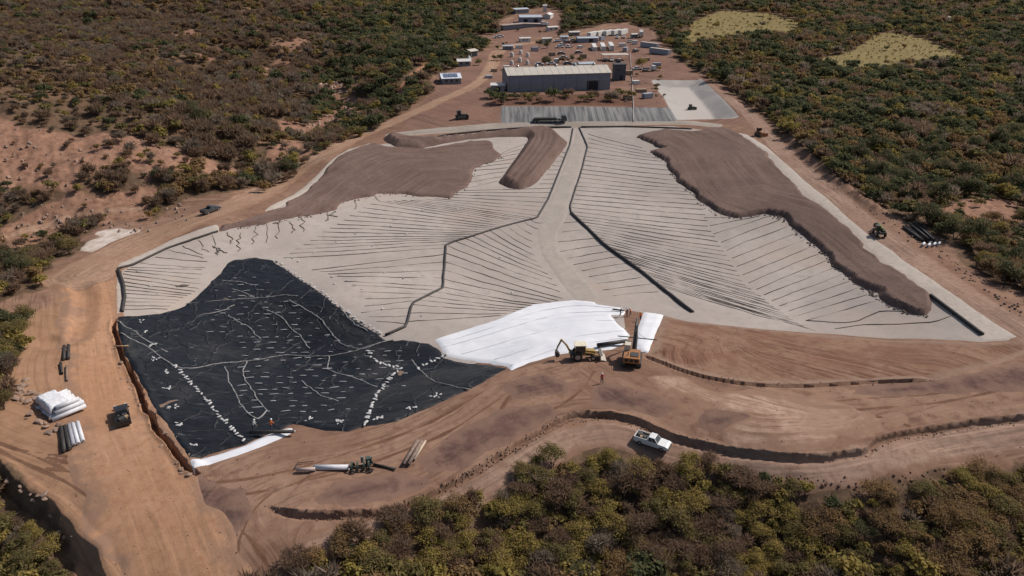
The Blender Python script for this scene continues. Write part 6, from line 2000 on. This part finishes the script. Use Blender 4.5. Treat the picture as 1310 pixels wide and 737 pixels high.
M_PALLET = plain('stored_timber', (0.26, 0.19, 0.13), 0.9, var=0.3)
BOXES = [(664, 62, .2, 'white'), (684, 66, .4, 'grey'), (706, 72, .1, 'brown'), (712, 80, .3, 'white'), (735, 84, .2, 'grey'), (742, 62, .5, 'white'), (746, 75, .1, 'brown'), (770, 52, .8, 'grey'), (812, 57, .2, 'white'), (796, 60, .1, 'white'), (800, 66, 1.2, 'grey'), (826, 79, .4, 'brown'),
         (840, 85, .1, 'grey'), (804, 96, .2, 'brown'), (813, 108, .3, 'white'), (820, 118, .1, 'brown'), (828, 126, .5, 'grey'), (803, 128, .2, 'brown'), (632, 92, .3, 'brown'), (625, 100, .2, 'grey'), (648, 90, .1, 'white'), (681, 91.5, .1, 'brown'), (760, 91, .1, 'grey'), (742, 92, .2, 'brown')]
for k, (x, y, a, c) in enumerate(BOXES):
    m = {'white': M_CONT, 'grey': M_CONTB, 'brown': M_PALLET}[c]
    t = empty('storage_crate', at(x, y, .02), a, '%s storage crate %s' % (c, ['beside the white tanks', 'in the middle of the yard', 'at the right side of the yard', 'on rough ground by the pale pipeline', 'beside the approach road', 'close behind the warehouse'][0 if x < 690 and y < 80 else 4 if x < 660 else 5 if y > 90 and x < 790 else 3 if y > 95 else 2 if x > 795 else 1]), 'crate', 'crates stored around the plant yard')
    L, W_, H_ = rnd.uniform(2, 4.5), rnd.uniform(1.6, 2.4), rnd.uniform(1.0, 2.3)
    MB().box((0, 0, H_ / 2 + .12), (L, W_, H_)).build('box', m, t, False, .03)
    MB().box((0, 0, H_ + .16), (L + .1, W_ + .1, .08)).build('lid', m, t)
    for yy in (-.6, .6):
        MB().box((0, yy, .06), (L, .15, .12)).build('runner', M_PALLET, t)
for k in range(26):
    x, y = rnd.choice([(rnd.uniform(628, 660), rnd.uniform(60, 92)), (rnd.uniform(690, 745), rnd.uniform(46, 84)), (rnd.uniform(640, 720), rnd.uniform(36, 60)), (rnd.uniform(800, 850), rnd.uniform(76, 132))])
    kd = rnd.choice([0, 3, 3, 2, 1])
    place_tree(kd, k % 3, at(x, y), k * 1.3, rnd.uniform(.45, .95), '%s bush growing %s' % (KIND_TXT[kd], 'in the left half of the plant yard' if x < 690 else 'in the middle of the plant yard' if x < 780 else 'on rough ground right of the pale pipeline'), 'bushes in the plant yard, %s' % KIND_TXT[kd])
for k, (x, y, a, w) in enumerate(((650, 64, .1, 6), (672, 55, .3, 7), (735, 46, .2, 7), (722, 52, .2, 5), (812, 50, .2, 4), (700, 56, .2, 6))):
    building('site_cabin', x, y, a, w, 3, 2.4, .4, M_BWHITE if k % 2 else M_WALLG, M_BWHITE if k % 3 else M_ROOFG, '%s site cabin %s' % ('white' if k % 2 else 'grey', ['above the white tanks', 'on the upper yard road', 'at the top of the car cluster', 'left of the car cluster', 'beside the lone white container', 'among the dark trees of the yard'][k]), windows=((-1, .9, 1.4, .8), (1, .9, 1.4, .8)))
